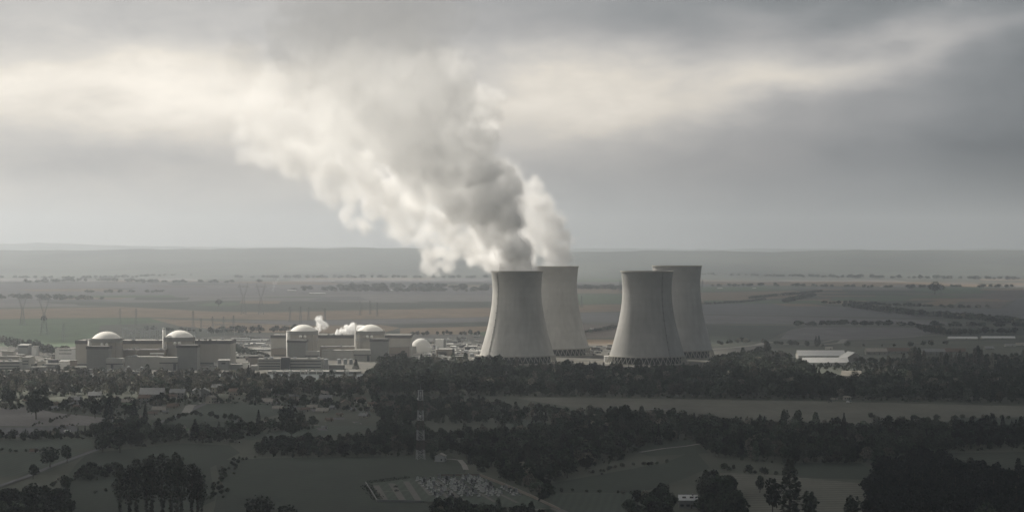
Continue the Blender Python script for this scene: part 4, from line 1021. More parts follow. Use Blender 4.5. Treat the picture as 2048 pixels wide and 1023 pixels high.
# --- stepped hatch buildings
hg = 'stepped access buildings between annex and reactor'
for px0, px1, t, tm, d, dr, l in [
    (212,245,716,726,2805,(221,226),'stepped access building below the leftmost reactor, dark doorway left of centre'),
    (319,354,714,724,2840,(346,351.5),'stepped access building below the second reactor, dark doorway at its right'),
    (611,638,702,710,3070,(616,620),'small stepped access building below the third reactor'),
    (708,741,699,708,3072,(734,739),'stepped access building below the rightmost reactor, dark doorway at its right')]:
    w = (px1-px0)
    r0 = facility(px0+1, px1-1, tm, d+2.5, 14, l, 'access building', 'access_building', W_CONC, ROOFG, group=hg)
    x0 = X(px0, d); cx = r0.location.x; y0 = -14/2-2.5
    MB().box(X(px0,d)-cx, X(px1,d)-cx, y0, 7, Z(tm,d)+.02, Z(t,d)).build('upper_storey', W_CONC, r0)
    MB().box(X(px0,d)-cx-.3, X(px1,d)-cx+.3, y0-.3, -6.8, Z(tm,d)-1.6, Z(tm,d)-.02).build('canopy', ROOFD, r0)
    MB().box(X(dr[0],d)-cx, X(dr[1],d)-cx, -7.1, -6.8, 0, Z(tm,d)-1.8).build('door', W_DARK, r0)
# --- linking blocks between twin reactors
facility(246, 330, 699, 2900, 40, 'low roofed linking block between the two left reactors', 'linking building', 'linking_building', W_BROWN, ROOFD, vents=6)
facility(250, 320, 713, 2862, 30, 'pale walled block between the two left reactors', 'linking building', 'linking_building', W_CONC, ROOFG, vents=5)
facility(640, 709, 693, 3168, 40, 'low roofed linking block between the two right reactors', 'linking building', 'linking_building', W_BROWN, ROOFD, vents=6)
facility(643, 706, 700, 3130, 30, 'pale walled block between the two right reactors', 'linking building', 'linking_building', W_CONC, ROOFG, vents=5)
def pipe(pts, r, label, m=W_WHITE):
    b = MB()
    for a, c in zip(pts, pts[1:]): b.bar(P(*a), P(*c), r, 8)
    tag(b.build('duct', m), label, 'duct')
pipe([(300,706.5,2895),(328,706.5,2895)], 1.0, 'white duct running along the roof between the two left reactors')
pipe([(684,692,3160),(709,692,3160),(709,668,3160)], .6, 'thin white pipe bending up beside the rightmost reactor')
# --- tanks
def tank(px, top, base, wpx, label, m=TANKM):
    d = D(base); r_ = wpx/2*d/F; z1 = Z(top, d)
    root = empty('storage_tank', (X(px, d), d, 0), 0, label, 'tank', 'upright grey tanks between the buildings')
    MB().lathe([(r_,0),(r_,z1-.5)], 28, cap=False).build('shell', m, root, smooth=True)
    MB().lathe([(r_+.15,z1-.6),(r_+.15,z1-.3),(.1,z1+r_*.18)], 28).build('roof', STEEL, root)
    l_ = MB()
    for s in (-.25,.25): l_.bar((s,-r_-.3,0), (s,-r_-.3,z1), .06)
    for k in range(int(z1)): l_.bar((-.25,-r_-.3,k+.5), (.25,-r_-.3,k+.5), .05)
    l_.build('ladder', STEEL, root)
for px, t, b_, w, l in [(652,717,728,9,'leftmost grey tank beside the office block with white windows'),(678.5,717,728,8,'first of three equal grey tanks in a row'),(690.5,717,728,8,'middle of three equal grey tanks in a row'),(702,717,728,8,'last of three equal grey tanks in a row'),
    (246,732,741,7,'small tank left of the pale walled block'),(257,732,741,7,'small tank in front of the pale walled block'),(284,733,741,6,'third small tank in front of the pale walled block'),
    (874,693,701,6,'short tank between sheds right of the white dome'),(944,706,713,9,'wide tank near the front cooling tower'),(932,700,706,10,'grey low tank left of the front cooling tower')]: tank(px, t, b_, w, l)
# --- white dome
d = 3330; root = empty('white_dome', (X(841, d), d+16, 0), 0, 'smooth white dome standing alone right of the right turbine hall', 'dome')
pr = [(16.3*math.sin(t)*(1 if t < 1.57 else 1), 3.5+22.6*math.cos(t)*.82) for t in np.linspace(1.57, .01, 16)]
MB().lathe([(16.3,0),(16.3,3.5)]+pr[1:], 48).build('shell', mat('dome_fabric', (.70,.69,.66), var=.03, scale=.1), root, smooth=True)
MB().lathe([(16.9,0),(16.9,1.2),(16.3,1.2)], 48, cap=False).build('base_ring', W_CONC, root)
MB().box(10, 15.2, -14, -9, 0, 9).build('airlock', W_WHITE, root)
facility(822, 832.5, 692, 3300, 12, 'grey square block overlapping the left foot of the white dome', wall=W_GREY)
# --- office blocks in front of the third reactor
facility(515, 562, 717, 2862, 22, 'long office block with ribbon windows left of the black stair tower', 'office building', 'office_building', W_CONC, ROOFG, bands=[(721,.7),(726.5,.9),(732,.9),(737,.8)], vents=4)
facility(562, 578, 714.5, 2850, 20, 'black square stair tower between the office blocks', 'stair tower', 'stair_tower', W_DARK, ROOFD)
facility(578, 645, 717, 2866, 22, 'long office block with ribbon windows right of the black stair tower', 'office building', 'office_building', W_CONC, ROOFG, bands=[(722,1.0),(728,1.0),(734,1.3)], vents=5)
facility(496, 526, 711, 2960, 20, 'small brown workshop left of the office blocks', wall=W_BROWN, bands=[(714,1)], vents=2)
facility(500, 515, 731, 2845, 14, 'pale low shed at the left end of the office blocks', wall=W_CONC)
facility(646, 657, 729, 2868, 10, 'white cabin with two window rows right of the office blocks', 'site cabin', 'site_cabin', W_WHITE, ROOFG, bands=[(732.5,.8),(736.5,.6)])
facility(658, 688, 729, 2864, 16, 'plain green grey shed right of the white cabin', wall=W_GREY)
facility(484, 497, 725, 2900, 14, 'pale tapered shed left of the office blocks', wall=W_WHITE)
# water intake with white frames
facility(535, 720, 742, 2755, 26, 'long low water intake building on the river bank', 'intake building', 'intake_building', W_CONC, ROOFG, bands=[(746,.7)], vents=10)
fg = 'white lifting frames along the water intake'
for i, (a, b_) in enumerate([(544,551),(567,578.5),(581,584),(601,610),(615,617),(633,645),(662,665),(692,696)]):
    dd = 2752; x0, x1 = X(a, dd), X(b_, dd); t = Z(740.5-(i % 2), dd); m = MB()
    for x in (x0, x1): m.bar((x, dd, Z(749,dd)), (x, dd, t), .65)
    m.bar((x0, dd, t), (x1, dd, t), .75)
    for x in (x0, x1): m.bar((x, dd+7, 0), (x, dd+7, t), .35); m.bar((x, dd, t), (x, dd+7, t), .35)
    m.bar((x0, dd+7, t), (x1, dd+7, t), .45)
    w_ = ['wide', 'narrow'][int(b_-a < 5)]
    tag(m.build('lifting_frame', W_WHITE), f'{w_} white lifting frame on the water intake, '+['first','second','third','fourth','fifth','sixth','seventh','last'][i]+' from the left', 'lifting frame', fg)
facility(166, 282, 741.5, 2765, 16, 'long low quay building with pale roof below the left reactors', 'quay building', 'quay_building', W_CONC, ROOFG, bands=[(745,.9)], vents=14)
facility(180, 225, 747, 2735, 10, 'short quay shed in front of the long quay building', 'quay building', 'quay_building', W_CONC, ROOFG)
# --- left office area
facility(-60, 43, 722, 2868, 26, 'wide office block at the left frame edge, long window bands', 'office building', 'office_building', W_CONC, ROOFG, bands=[(726,.8),(731.5,.9),(737,.8)], vents=5)
facility(43, 58, 714, 2872, 34, 'tall end wing of the left office block, small window bands', 'office building', 'office_building', W_CONC, ROOFG, bands=[(721.5,.8),(727,.8)], band_w=.8)
facility(-40, 38, 712, 2960, 18, 'rear pale office block near the left frame edge', 'office building', 'office_building', W_BEIGE, ROOFG, bands=[(716,.6)], vents=4)
facility(4, 26, 702, 3080, 16, 'small beige hall behind the left office blocks', wall=W_BEIGE)
facility(36, 56, 689, 3270, 24, 'white roofed hall behind the office trees at the left', wall=W_GREY, roof=W_WHITE, bands=[(693,1.0)])
facility(63, 73, 692, 3240, 16, 'tiny pale hall right of the white roofed hall', wall=W_WHITE)
facility(110, 151, 697, 3090, 18, 'long white block with dark openings against the left turbine hall', 'office building', 'office_building', W_WHITE, ROOFG, bands=[(700,.7),(706.5,.7)], band_w=.6)
facility(96, 116, 719, 2950, 16, 'dark topped small office left of the left annex', 'office building', 'office_building', W_DARK, ROOFD)
facility(88, 116, 727, 2868, 16, 'three storey office with dark bands left of the left annex', 'office building', 'office_building', W_CONC, ROOFG, bands=[(730,.7),(734.5,.9),(739,.7)])
facility(118, 136, 721, 2915, 14, 'low white flat roofed shop left of the left annex', wall=W_WHITE, roof=W_WHITE)
facility(74, 88, 722, 2930, 14, 'beige cube hall left of the three storey office', wall=W_BEIGE, vents=1)
facility(137, 151, 720, 2930, 12, 'brown shed at the corner of the left turbine hall', wall=W_BROWN)
facility(60, 90, 733, 2830, 14, 'green grey low hall below the beige cube hall', wall=W_GREY)
facility(128, 172, 733, 2840, 14, 'pale low hall between the office blocks and the left annex', wall=W_CONC)
facility(44, 62, 744.5, 2725, 12, 'low building with a white roof strip among the belt trees', wall=W_BROWN, roof=W_WHITE)
facility(403, 430, 734, 2830, 14, 'low pale sheds right of the second annex', wall=W_CONC, vents=3)
facility(436, 458, 719, 2850, 12, 'dark canopy building right of the second annex', wall=W_GREY, roof=W_WHITE, bands=[(726,1.5)], band_w=.35)
facility(428, 440, 727, 2860, 10, 'small pale block left of the dark canopy building', wall=W_WHITE)
facility(460, 484, 728, 2860, 14, 'grey shed behind the belt trees right of the canopy building', wall=W_GREY)
# --- sheds far behind between the units and right of the dome
rr = random.Random(12)
sg = 'low sheds and yards behind the reactors'
for k, (a, b_, t, base) in enumerate([(462,498,676,679),(470,520,679.5,683),(503,536,678,681),(497,528,686,690),(460,478,690,694),(505,540,697,702),(474,492,699,703)]):
    facility(a, b_, t, D(base), 14, ['thin long shed highest in the gap between the turbine halls','pale long shed second highest in the gap between the halls','short shed left of the right turbine hall roof','white edged shed low in the gap between the halls','squat shed beside the right end of the left hall','curved roofed brown shed left of the right turbine hall','small grey shed at the middle of the gap between halls'][k], wall=W_GREY if k % 2 else W_CONC, roof=W_WHITE, group=sg)
rg_ = 'small buildings between the white dome and the front cooling tower'
for k, (a, b_, t, base, wl, bd, l) in enumerate([
    (871,887,678,695,W_WHITE,[],'tall white block right of the dome'),(887,892,680,695,W_GREY,[],'grey stair block attached right of the tall white block'),
    (893,915,681,687,W_CONC,[(683.5,.8)],'slanting long shed behind the white block'),(872,904,697,712,W_BROWN,[],'brown workshop right of the dome'),
    (876,894,702,712,W_WHITE,[(709,1)],'white garage with a dark opening in front of the brown workshop'),(904,909,697,710,W_DARK,[],'dark narrow block at the right of the brown workshop'),
    (848,862,706.5,712,W_WHITE,[(709,1)],'white cabin with dark windows below the dome'),(836,858,713,719,W_WHITE,[(716,.5)],'left half of the low white ribbed building below the dome'),
    (867,905,712.5,718.5,W_WHITE,[(715.5,.5)],'right half of the low white ribbed building below the dome'),(930,953,692,699,W_DARK,[],'dark oval roofed shelter near the front tower'),
    (919,933,673.5,678,W_CONC,[(675.5,1)],'far small hall with a framed front'),(896,925,688,693,W_CONC,[],'pale low shed in the middle of the right yard'),
    (938,962,701,706,W_WHITE,[],'pale long shed left of the front tower'),(910,936,708,712,W_GREY,[],'flat grey shed on the right yard'),(946,958,681,688,W_CONC,[],'far shed just left of the front tower'),
    (905,922,700,704,W_CONC,[],'low yard hall behind the flat grey shed')]):
    facility(a, b_, t, D(base), 12, l, wall=wl, roof=ROOFG if k % 3 else W_WHITE, bands=bd, group=rg_, vents=1)
facility(952, 963, 709.5, D(724), 14, 'small sunlit white hut at the left foot of the front cooling tower', 'hut', 'pump_hut', W_WHITE, W_WHITE)
facility(1209, 1220, 711.5, D(724), 12, 'small sunlit white hut left of the idle front cooling tower', 'hut', 'pump_hut', W_WHITE, W_WHITE)
facility(822, 840, 711, D(717), 10, 'low grey block among trees below the right hall', wall=W_GREY)
for k, (a, b_, t, base) in enumerate([(1182,1192,693,697),(1196,1212,693.5,698),(1214,1224,692,697)]):
    facility(a, b_, t, D(base), 10, ['left','middle','right'][k]+' one of three small huts in the gap between the tower pairs', wall=W_WHITE if k < 2 else W_DARK, group='huts between the tower pairs')
# assorted low service buildings filling the site
sv = 'assorted low service buildings on the power station site'
ZN = [(-30,146,694,737,'at the left edge of the power station'),(462,536,676,700,'in the gap between the turbine halls'),(848,956,682,716,'between the white dome and the front cooling tower'),(430,500,706,734,'between the second and the third reactor'),(848,956,676,700,'behind the white dome')]
for k in range(75):
    z_ = ZN[k % 5]; a = rr.uniform(z_[0], z_[1]); base = rr.uniform(z_[2], z_[3]); w = rr.uniform(6, 20); hh = rr.uniform(2.2, 6)
    wl = rr.choice([W_WHITE, W_CONC, W_BEIGE, W_GREY, W_BROWN, W_WHITE, W_CONC]); tone = 'white' if wl is W_WHITE else 'grey' if wl is W_GREY else 'brown' if wl is W_BROWN else 'pale'
    facility(a, a+w, base-hh, D(base), rr.uniform(8, 18), 'low %s service building %s' % (tone, z_[4]), 'service building', 'service_building', wl, rr.choice([W_WHITE, ROOFG, ROOFD, ROOFG]), bands=[(base-hh*.5, .45)] if rr.random() < .5 else (), band_w=rr.uniform(.4, .9), rz=R(rr.uniform(-12, 12)), group=sv, vents=rr.randrange(3))
# yard clutter: small containers and vans across the site
cg = 'containers and cabins scattered over the power station yard'
CM = [W_WHITE, W_CONC, W_GREY, W_DARK, W_BROWN]
for k in range(110):
    zone = [(858,958,684,722),(858,958,684,722),(470,540,690,735),(-20,150,700,738),(1165,1240,692,712)][k % 5]
    px, py = rr.uniform(zone[0], zone[1]), rr.uniform(zone[2], zone[3]); g_ = G(px, py); w, dp, h = rr.uniform(5,13), rr.uniform(2.5,5), rr.uniform(2.6,4.2)
    m = MB(); m.box(-w/2, w/2, -dp/2, dp/2, 0, h, 0); m.box(-w/2-.15, w/2+.15, -dp/2-.15, dp/2+.15, h, h+.25, 1); m.box(-w*.2, w*.1, -dp/2-.05, -dp/2+.05, .2, 2.3, 2)
    o = m.build('container', [rr.choice(CM), rr.choice([W_WHITE, ROOFG]), W_DARK]); o.location = (g_.x, g_.y, 0); o.rotation_euler = (0,0,rr.uniform(-.5,.5))
    where = ['on the yard right of the white dome','on the yard right of the white dome','on the yard between the turbine halls','among the office blocks at the left edge','in the gap between the tower pairs'][k % 5]
    tag(o, 'small boxy site container '+where, 'container', cg)

# ------------------------------------------------------------------ lattice pylons
LATT = mat('pylon_steel', (.27,.28,.29), var=.1, scale=.5, rough=.6)
def pylon_y(h):
    """tall pylon with an open fork and a bridge on top"""
    root = empty('lattice_pylon'); m = MB(); r = .42; zb = h*.52; w0 = h*.085; w1 = h*.022
    n = 7
    for sx, sy in ((-1,-1),(1,-1),(1,1),(-1,1)):
        m.bar((sx*w0, sy*w0, 0), (sx*w1, sy*w1, zb), r)
    for i in range(n):
        a, b = i/n, (i+1)/n; wa = w0+(w1-w0)*a; wb = w0+(w1-w0)*b
        for sy in (-1, 1):
            m.bar((-wa, sy*wa, a*zb), (wb, sy*wb, b*zb), r*.55); m.bar((wa, sy*wa, a*zb), (-wb, sy*wb, b*zb), r*.55)
    m.build('body', LATT, root)
    f = MB(); zt = h*.86; wf = h*.125
    for s in (-1, 1):
        f.bar((s*w1, 0, zb), (s*wf, 0, zt), r*1.1); f.bar((0, 0, zb), (s*wf*.72, 0, zt), r*.6)
        for k in range(5):
            t = k/5; t2 = (k+1)/5; f.bar((s*(w1+(wf-w1)*t), 0, zb+(zt-zb)*t), (s*wf*.72*t2, 0, zb+(zt-zb)*t2), r*.5)
    f.build('fork', LATT, root)
    c = MB(); wc = h*.19
    c.bar((-wc, 0, zt), (wc, 0, zt), r*.9); c.bar((-wc*.62, 0, zt+h*.045), (wc*.62, 0, zt+h*.045), r*.8)
    for s in (-1, 1):
        c.bar((s*wc, 0, zt), (s*wc*.62, 0, zt+h*.045), r*.8); c.bar((s*wc*.62, 0, zt), (s*wc*.66, 0, h), r*.8); c.bar((s*wc*.85, 0, zt), (s*wc*.66, 0, h), r*.6)
    for k in range(-5, 6): c.bar((k*wc*.12, 0, zt), ((k+.5)*wc*.12, 0, zt+h*.045), r*.45)
    c.build('crossarm', LATT, root)
    return root
def pylon_n(h):
    root = empty('lattice_pylon'); m = MB(); r = .32; w0 = h*.07; w1 = h*.012; n = 9
    for sx, sy in ((-1,-1),(1,-1),(1,1),(-1,1)): m.bar((sx*w0, sy*w0, 0), (sx*w1, sy*w1, h), r)
    for i in range(n):
        a, b = i/n, (i+1)/n; wa = w0+(w1-w0)*a; wb = w0+(w1-w0)*b
        for sy in (-1, 1): m.bar((-wa, sy*wa, a*h), (wb, sy*wb, b*h), r*.5); m.bar((wa, sy*wa, a*h), (-wb, sy*wb, b*h), r*.5)
    m.build('body', LATT, root)
    for k, (z, w) in enumerate(((.66,.15),(.79,.12),(.91,.09))):
        c = MB(); c.bar((-h*w, 0, h*z), (h*w, 0, h*z), r*.8); c.bar((-h*w, 0, h*z), (0, 0, h*(z+.05)), r*.6); c.bar((h*w, 0, h*z), (0, 0, h*(z+.05)), r*.6); c.build('crossarm', LATT, root)
    return root
yp = [(45,588,650,'leftmost forked pylon on the green field'),(88,588,668,'tall forked pylon right of the leftmost one'),(487,565,628,'left one of the forked pylon pair beyond the reactors'),(522,565,628,'right one of the forked pylon pair beyond the reactors')]
for px, t, b_, l in yp:
    p = G(px, b_); h = (b_-t)*S(b_); o = pylon_y(h); o.location = p; tag(o, l, 'pylon', 'forked lattice pylons on the plain'); o.rotation_euler = (0,0,R(8))
for k, (px, t, b_) in enumerate([(240,616,648),(272,616,649),(386,621,655),(127,646,682),(402,636,655),(425,632,656),(447,632,662),(467,630,662),(580,612,644),(601,612,646),(617,614,640),(650,616,640),(720,602,630),(740,600,628),(754,604,632),(1240,560,583),(1405,558,580),(1882,566,596),(1163,590,615)]):
    p = G(px, b_); h = (b_-t)*S(b_); o = pylon_n(h); o.location = p; o.rotation_euler = (0,0,R(10))
    wh = 'behind the left turbine hall' if px < 480 else 'on the tan field behind the right reactors' if px < 800 else 'on the fields beside the cooling towers' if px < 1500 else 'alone on the far right field'
    tag(o, 'slim three armed pylon '+wh, 'pylon', 'slim lattice pylons on the plain')
gg = 'switchyard gantries behind the left turbine hall'
for k in range(34):
    px = 250+rr.random()*85 if k < 20 else 380+rr.random()*150; base = rr.uniform(668, 677) if k < 20 else rr.uniform(660,672)
    p = G(px, base); h = rr.uniform(9, 17); w = rr.uniform(5, 11); m = MB()
    for s in (-1, 1): m.bar((s*w, 0, 0), (s*w, 0, h), .32); m.bar((s*w-1, 0, 0), (s*w, 0, h*.6), .18)
    m.bar((-w, 0, h*.9), (w, 0, h*.9), .3); m.bar((-w, 0, h*.82), (w, 0, h*.82), .2)
    for q in range(4): m.bar((-w+w*.5*q, 0, h*.82), (-w+w*.5*(q+1), 0, h*.9), .15)
    o = m.build('switchyard_gantry', STEEL); o.location = p; o.rotation_euler = (0,0,rr.uniform(-.3,.3)); tag(o, 'thin steel switchyard gantry behind the left turbine hall', 'gantry', gg)
# far farms and sheds on the plain (pale roofs)
fg = 'distant pale roofed farm sheds on the plain'
FAR = [(635,652,540,544),(655,672,540,544),(690,708,540,543),(500,516,537,543),(524,538,541,544),(540,552,541,544),(556,574,543,546),(590,598,543,546),(616,626,542,546),(619,651,585,588),(663,670,561,564),(700,706,560,563),(728,736,560,563),(780,790,579,582),(1188,1196,573,576),(575,592,579,583),(374,384,545,547),(1180,1190,656,662),(1193,1199,656,660),(1435,1445,575,577),(1505,1512,575,577),(1760,1772,572,574)]
for k, (a, b_, t, base) in enumerate(FAR):
    d_ = D(base); x0, x1, z1 = X(a, d_), X(b_, d_), Z(t, d_); cx = (x0+x1)/2; w = x1-x0; dp = max(10, w*.45); e = empty('farm_shed', (cx, d_, 0), 0, 'distant pale roofed shed '+('in the hazy wood line' if base < 550 else 'by the far copse' if base < 600 else 'between the tower pairs'), 'shed', fg)
    MB().box(-w/2, w/2, -dp/2, dp/2, 0, z1*.55).build('walls', W_CONC, e)
    rm = MB().add([(-w/2-.4,-dp/2-.4,z1*.55),(w/2+.4,-dp/2-.4,z1*.55),(w/2+.4,dp/2+.4,z1*.55),(-w/2-.4,dp/2+.4,z1*.55),(-w/2-.4,0,z1),(w/2+.4,0,z1)], [(0,1,5,4),(2,3,4,5),(0,4,3),(1,2,5)]); rm.build('roof', W_WHITE, e)
# ------------------------------------------------------------------ houses, barns
def tile_extra(t, b, rp, tc):
    wv = _n(t, 'ShaderNodeTexWave'); wv.bands_direction = 'X'; wv.inputs['Scale'].default_value = 1.2; t.links.new(tc.outputs['Object'], wv.inputs['Vector'])
    s = _n(t, 'ShaderNodeVectorMath', operation='SCALE'); t.links.new(rp.outputs[0], s.inputs[0]); t.links.new(_math(t, 'MULTIPLY_ADD', wv.outputs['Fac'], .25, .85), s.inputs['Scale']); t.links.new(s.outputs[0], b.inputs['Base Color'])
T_BROWN = mat('brown_roof_tiles', (.17,.125,.10), var=.25, scale=.6, extra=tile_extra)
T_GREY = mat('grey_roof_tiles', (.26,.26,.26), var=.2, scale=.6, extra=tile_extra)
T_PALE = mat('pale_roof_tiles', (.36,.33,.29), var=.2, scale=.6, extra=tile_extra)
T_WHITE = mat('white_sheet_roof', (.80,.79,.76), var=.05, scale=.3, extra=tile_extra)
V_CREAM = mat('cream_plaster', (.46,.42,.35), var=.12, scale=.4)
V_GREY = mat('grey_plaster', (.33,.32,.30), var=.12, scale=.4)
V_WHITE = mat('white_plaster', (.62,.60,.56), var=.08, scale=.4)
SHUT = mat('wooden_shutter', (.10,.085,.07), var=.2, scale=1)
def house(px, base, wpx, top, rz, wall, tiles, label, group=None, deep=.8, gable=False, name='village_house', cat='house', pitch=.42, chim=True, wins=3, shutters=False):
    """px,base: foot centre in the photo; wpx: width; top: ridge row; rz degrees"""
    p = G(px, base); s = S(base); w = wpx*s; h = (base-top)*s; dp = w*deep if not gable else w*1.3
    root = empty(name, (p.x, p.y+dp/2*0, 0), R(rz)+(R(90) if gable else 0), label, cat, group)
    if gable: w, dp = dp, w
    rh = min(h*.62, dp/2*math.tan(pitch+.12)); eh = h-rh; o = .45
    wm = MB(); wm.box(-w/2, w/2, -dp/2, dp/2, -.2, eh)
    k = rh/(dp/2)
    for s_ in (-1, 1): wm.add([(s_*w/2, -dp/2, eh), (s_*w/2, dp/2, eh), (s_*w/2, 0, h-.12)], [(0,1,2) if s_ > 0 else (0,2,1)])
    wm.build('walls', wall, root)
    e2 = eh-k*o; v = [(-w/2-o,-dp/2-o,e2),(w/2+o,-dp/2-o,e2),(w/2+o,dp/2+o,e2),(-w/2-o,dp/2+o,e2),(-w/2-o,0,h),(w/2+o,0,h)]; v += [(a,b,c+.22) for a,b,c in v]
    ro = MB().add(v, [(0,4,5,1),(2,5,4,3),(6,7,11,10),(8,9,10,11),(0,1,7,6),(2,3,9,8),(0,6,10,4),(4,10,9,3),(1,5,11,7),(5,2,8,11)]).build('roof', tiles, root)
    if chim: MB().box(w*.22, w*.22+.8, -.9, -.1, h-1.2, h+1.1).build('chimney', V_GREY, ro)
    n = max(1, wins)
    faces = []
    for i in range(n): faces.append((-w/2+w*(i+.5)/n, -dp/2-.05, 0))
    for x, y, _ in faces:
        for z in ([1.2, 3.9] if eh > 5 else [1.1]):
            if z+1.3 > eh: continue
            f = MB().box(x-.6, x+.6, y, y+.12, z, z+1.35).build('window', WIN, root)
            if shutters: MB().box(x-1.2, x-.62, y-.03, y+.03, z, z+1.35).box(x+.62, x+1.2, y-.03, y+.03, z, z+1.35).build('shutters', SHUT, f)
    MB().box(w*.10-.55+.9, w*.10+.55+.9, -dp/2-.06, -dp/2+.1, 0, 2.15).build('door', SHUT, root)
    for s_ in (-1, 1):
        MB().box(s_*w/2-.06, s_*w/2+.06, -dp*.2-.5, -dp*.2+.5, 1.1, 2.4).build('window', WIN, root)
    return root
vg = 'houses of the village below the power station'
HOUSES = [
 (305,794,48,775,2,V_GREY,T_GREY,'long grey roofed house at the top left of the village'),(356,795,30,777,-3,V_GREY,T_GREY,'wide grey roofed house right of the long one'),
 (392,792,18,776,12,V_WHITE,T_GREY,'house with a pale gable and a dark upper window'),(408,791,22,775,3,V_GREY,T_GREY,'grey roofed house touching the pale gable house'),
 (436,786,22,768,-6,V_CREAM,T_GREY,'house with an ornate pale front beyond the village'),(470,790,24,776,4,V_CREAM,T_BROWN,'house with two dark windows under a brown roof'),
 (512,786,28,773,-2,V_GREY,T_GREY,'wide grey roof left of the white painted villa'),(422,806,14,790,-25,V_CREAM,T_PALE,'tall narrow gabled house at the end of the road'),
 (345,800,18,788,8,V_CREAM,T_BROWN,'small brown house in the middle of the village'),(290,805,24,789,-8,V_GREY,T_BROWN,'house with twin gables above the village yard'),
 (255,806,22,797,6,V_GREY,T_PALE,'low pale roofed house left of the village yard'),(318,822,26,812,4,V_CREAM,T_PALE,'low long house beside the village yard'),
 (346,815,22,806,-4,V_CREAM,T_BROWN,'low house right of the village yard'),(305,829,18,822,10,V_WHITE,T_BROWN,'little bungalow below the village yard'),
 (330,826,12,820,20,V_WHITE,T_GREY,'tiny white walled house below the village yard'),(262,850,16,842,-20,V_GREY,T_PALE,'house with a pale slanting roof beside the dark conifer'),
 (232,848,14,838,8,V_WHITE,T_GREY,'small white edged house left of the slanting roof house'),(108,812,18,803,3,V_GREY,T_BROWN,'brown house right of the large dark tree'),
 (150,803,26,792,-5,V_GREY,T_GREY,'low grey house among the left village trees'),(190,794,26,783,4,V_GREY,T_GREY,'grey house at the upper left of the village'),
 (228,802,18,791,-8,V_GREY,T_PALE,'pale topped house above the tall village conifer'),(60,802,24,795,2,V_WHITE,T_BROWN,'low farm left of the large dark tree'),
 (134,864,10,859,25,V_WHITE,T_WHITE,'tiny hut with a white roof by the left hedge'),(478,857,18,848,-18,V_GREY,T_GREY,'grey roofed house at the end of the garden lane'),
 (536,806,30,796,-3,V_WHITE,T_PALE,'white walled villa with a wide pale hipped roof'),(552,789,20,776,-30,V_GREY,T_GREY,'house with a steep slanting grey roof above the villa'),
 (588,794,18,788,5,V_CREAM,T_GREY,'low cream house right of the steep roofed one'),(592,806,16,796,35,V_GREY,T_PALE,'house with a pale diamond shaped roof'),
 (652,804,24,789,-6,V_CREAM,T_GREY,'tall house with a broad grey roof and pale front'),(690,812,26,799,6,V_CREAM,T_BROWN,'gabled house with an arched veranda at the village right'),
 (624,816,20,809,4,V_GREY,T_PALE,'low pale house in the right gardens'),(645,824,24,815,-5,V_CREAM,T_PALE,'pale roofed bungalow below the right gardens'),
 (611,822,16,814,10,V_GREY,T_BROWN,'small brown bungalow in the right gardens'),(699,777,13,771,2,V_WHITE,T_WHITE,'small bright roofed building by the river trees'),
 (532,850,14,842,-12,V_GREY,T_PALE,'pale roofed shed above the long thicket'),(649,857,11,851,3,V_WHITE,T_GREY,'small white cabin on the edge of the thin meadow'),
 (480,842,10,836,10,V_GREY,T_GREY,'tiny grey house by the garden lane'),(366,858,10,852,10,V_GREY,T_PALE,'tiny pale roofed house in the gardens'),
 (385,865,12,858,-10,V_GREY,T_GREY,'grey shed in the garden plots'),(68,903,16,897,2,V_WHITE,T_BROWN,'dark roofed farm shed behind the trees on the left road'),
 (428,796,14,786,10,V_GREY,T_BROWN,'brown roofed cottage behind the road end house'),(744,812,16,803,20,V_CREAM,T_BROWN,'cottage at the start of the pale lane'),
 (556,818,22,811,3,V_WHITE,T_PALE,'long white edged house below the villa'),
]
for px, b_, w, t, rz, wl, tl_, lb in HOUSES:
    house(px, b_, w, t, rz, wl, tl_, lb, vg, gable=('gable' in lb and 'twin' not in lb), wins=4 if w > 24 else 3)
rh_ = random.Random(77)
for k_ in range(34):
    px = rh_.uniform(100, 740); b_ = rh_.uniform(788, 850)
    if (px < 230 and b_ > 820) or (330 < px < 640 and 804 < b_ < 838): continue
    if any(abs(px-h[0]) < (h[2]/2+9) and abs(b_-h[1]) < 6 for h in HOUSES): continue
    HOUSES.append((px, b_, 0)); w = rh_.uniform(10, 20)
    pal = rh_.random() < .4
    house(px, b_, w, b_-w*.5, rh_.uniform(-30, 30), rh_.choice([V_GREY, V_CREAM, V_WHITE]), T_PALE if pal else rh_.choice([T_GREY, T_BROWN]), 'small %s roofed house half hidden by the village trees' % ('pale' if pal else 'dark'), vg, deep=rh_.uniform(.7,1), wins=2)
# white walled hut by the mast, houses on the right
house(881, 922, 19, 906, -8, V_WHITE, T_PALE, 'small white gabled hut beside the lattice mast', None, gable=True, name='white_hut', cat='hut', chim=False, wins=1, pitch=.3)
wh = house(1376, 1014, 36, 989, -3, V_GREY, T_WHITE, 'white roofed house half hidden by black trees at the bottom', None, shutters=True, chim=True)
for rc_ in wh.children:
    if rc_.name.startswith('roof'):
        b_ = rc_.bound_box; x0_ = b_[0][0]; x1_ = b_[6][0]; y0_ = b_[0][1]; z1_ = max(q[2] for q in b_); z0_ = min(q[2] for q in b_)
        for fx in (.3, .68):
            xc = x0_+(x1_-x0_)*fx; MB().box(xc-1.1, xc+1.1, y0_*.62, -.4, z0_+.6, z0_+(z1_-z0_)*.72).build('dormer', SHUT, rc_)
house(1432, 871, 18, 860, 6, V_CREAM, T_GREY, 'cream house showing among trees below the pale field', None)
house(1562, 872, 8, 866, 0, V_WHITE, T_WHITE, 'tiny white shed in the dark right wood', None, chim=False, wins=1, name='garden_shed', cat='shed')
house(1452, 886, 8, 881, 0, V_WHITE, T_WHITE, 'tiny pale shed below the wide conifer', None, chim=False, wins=1, name='garden_shed', cat='shed')
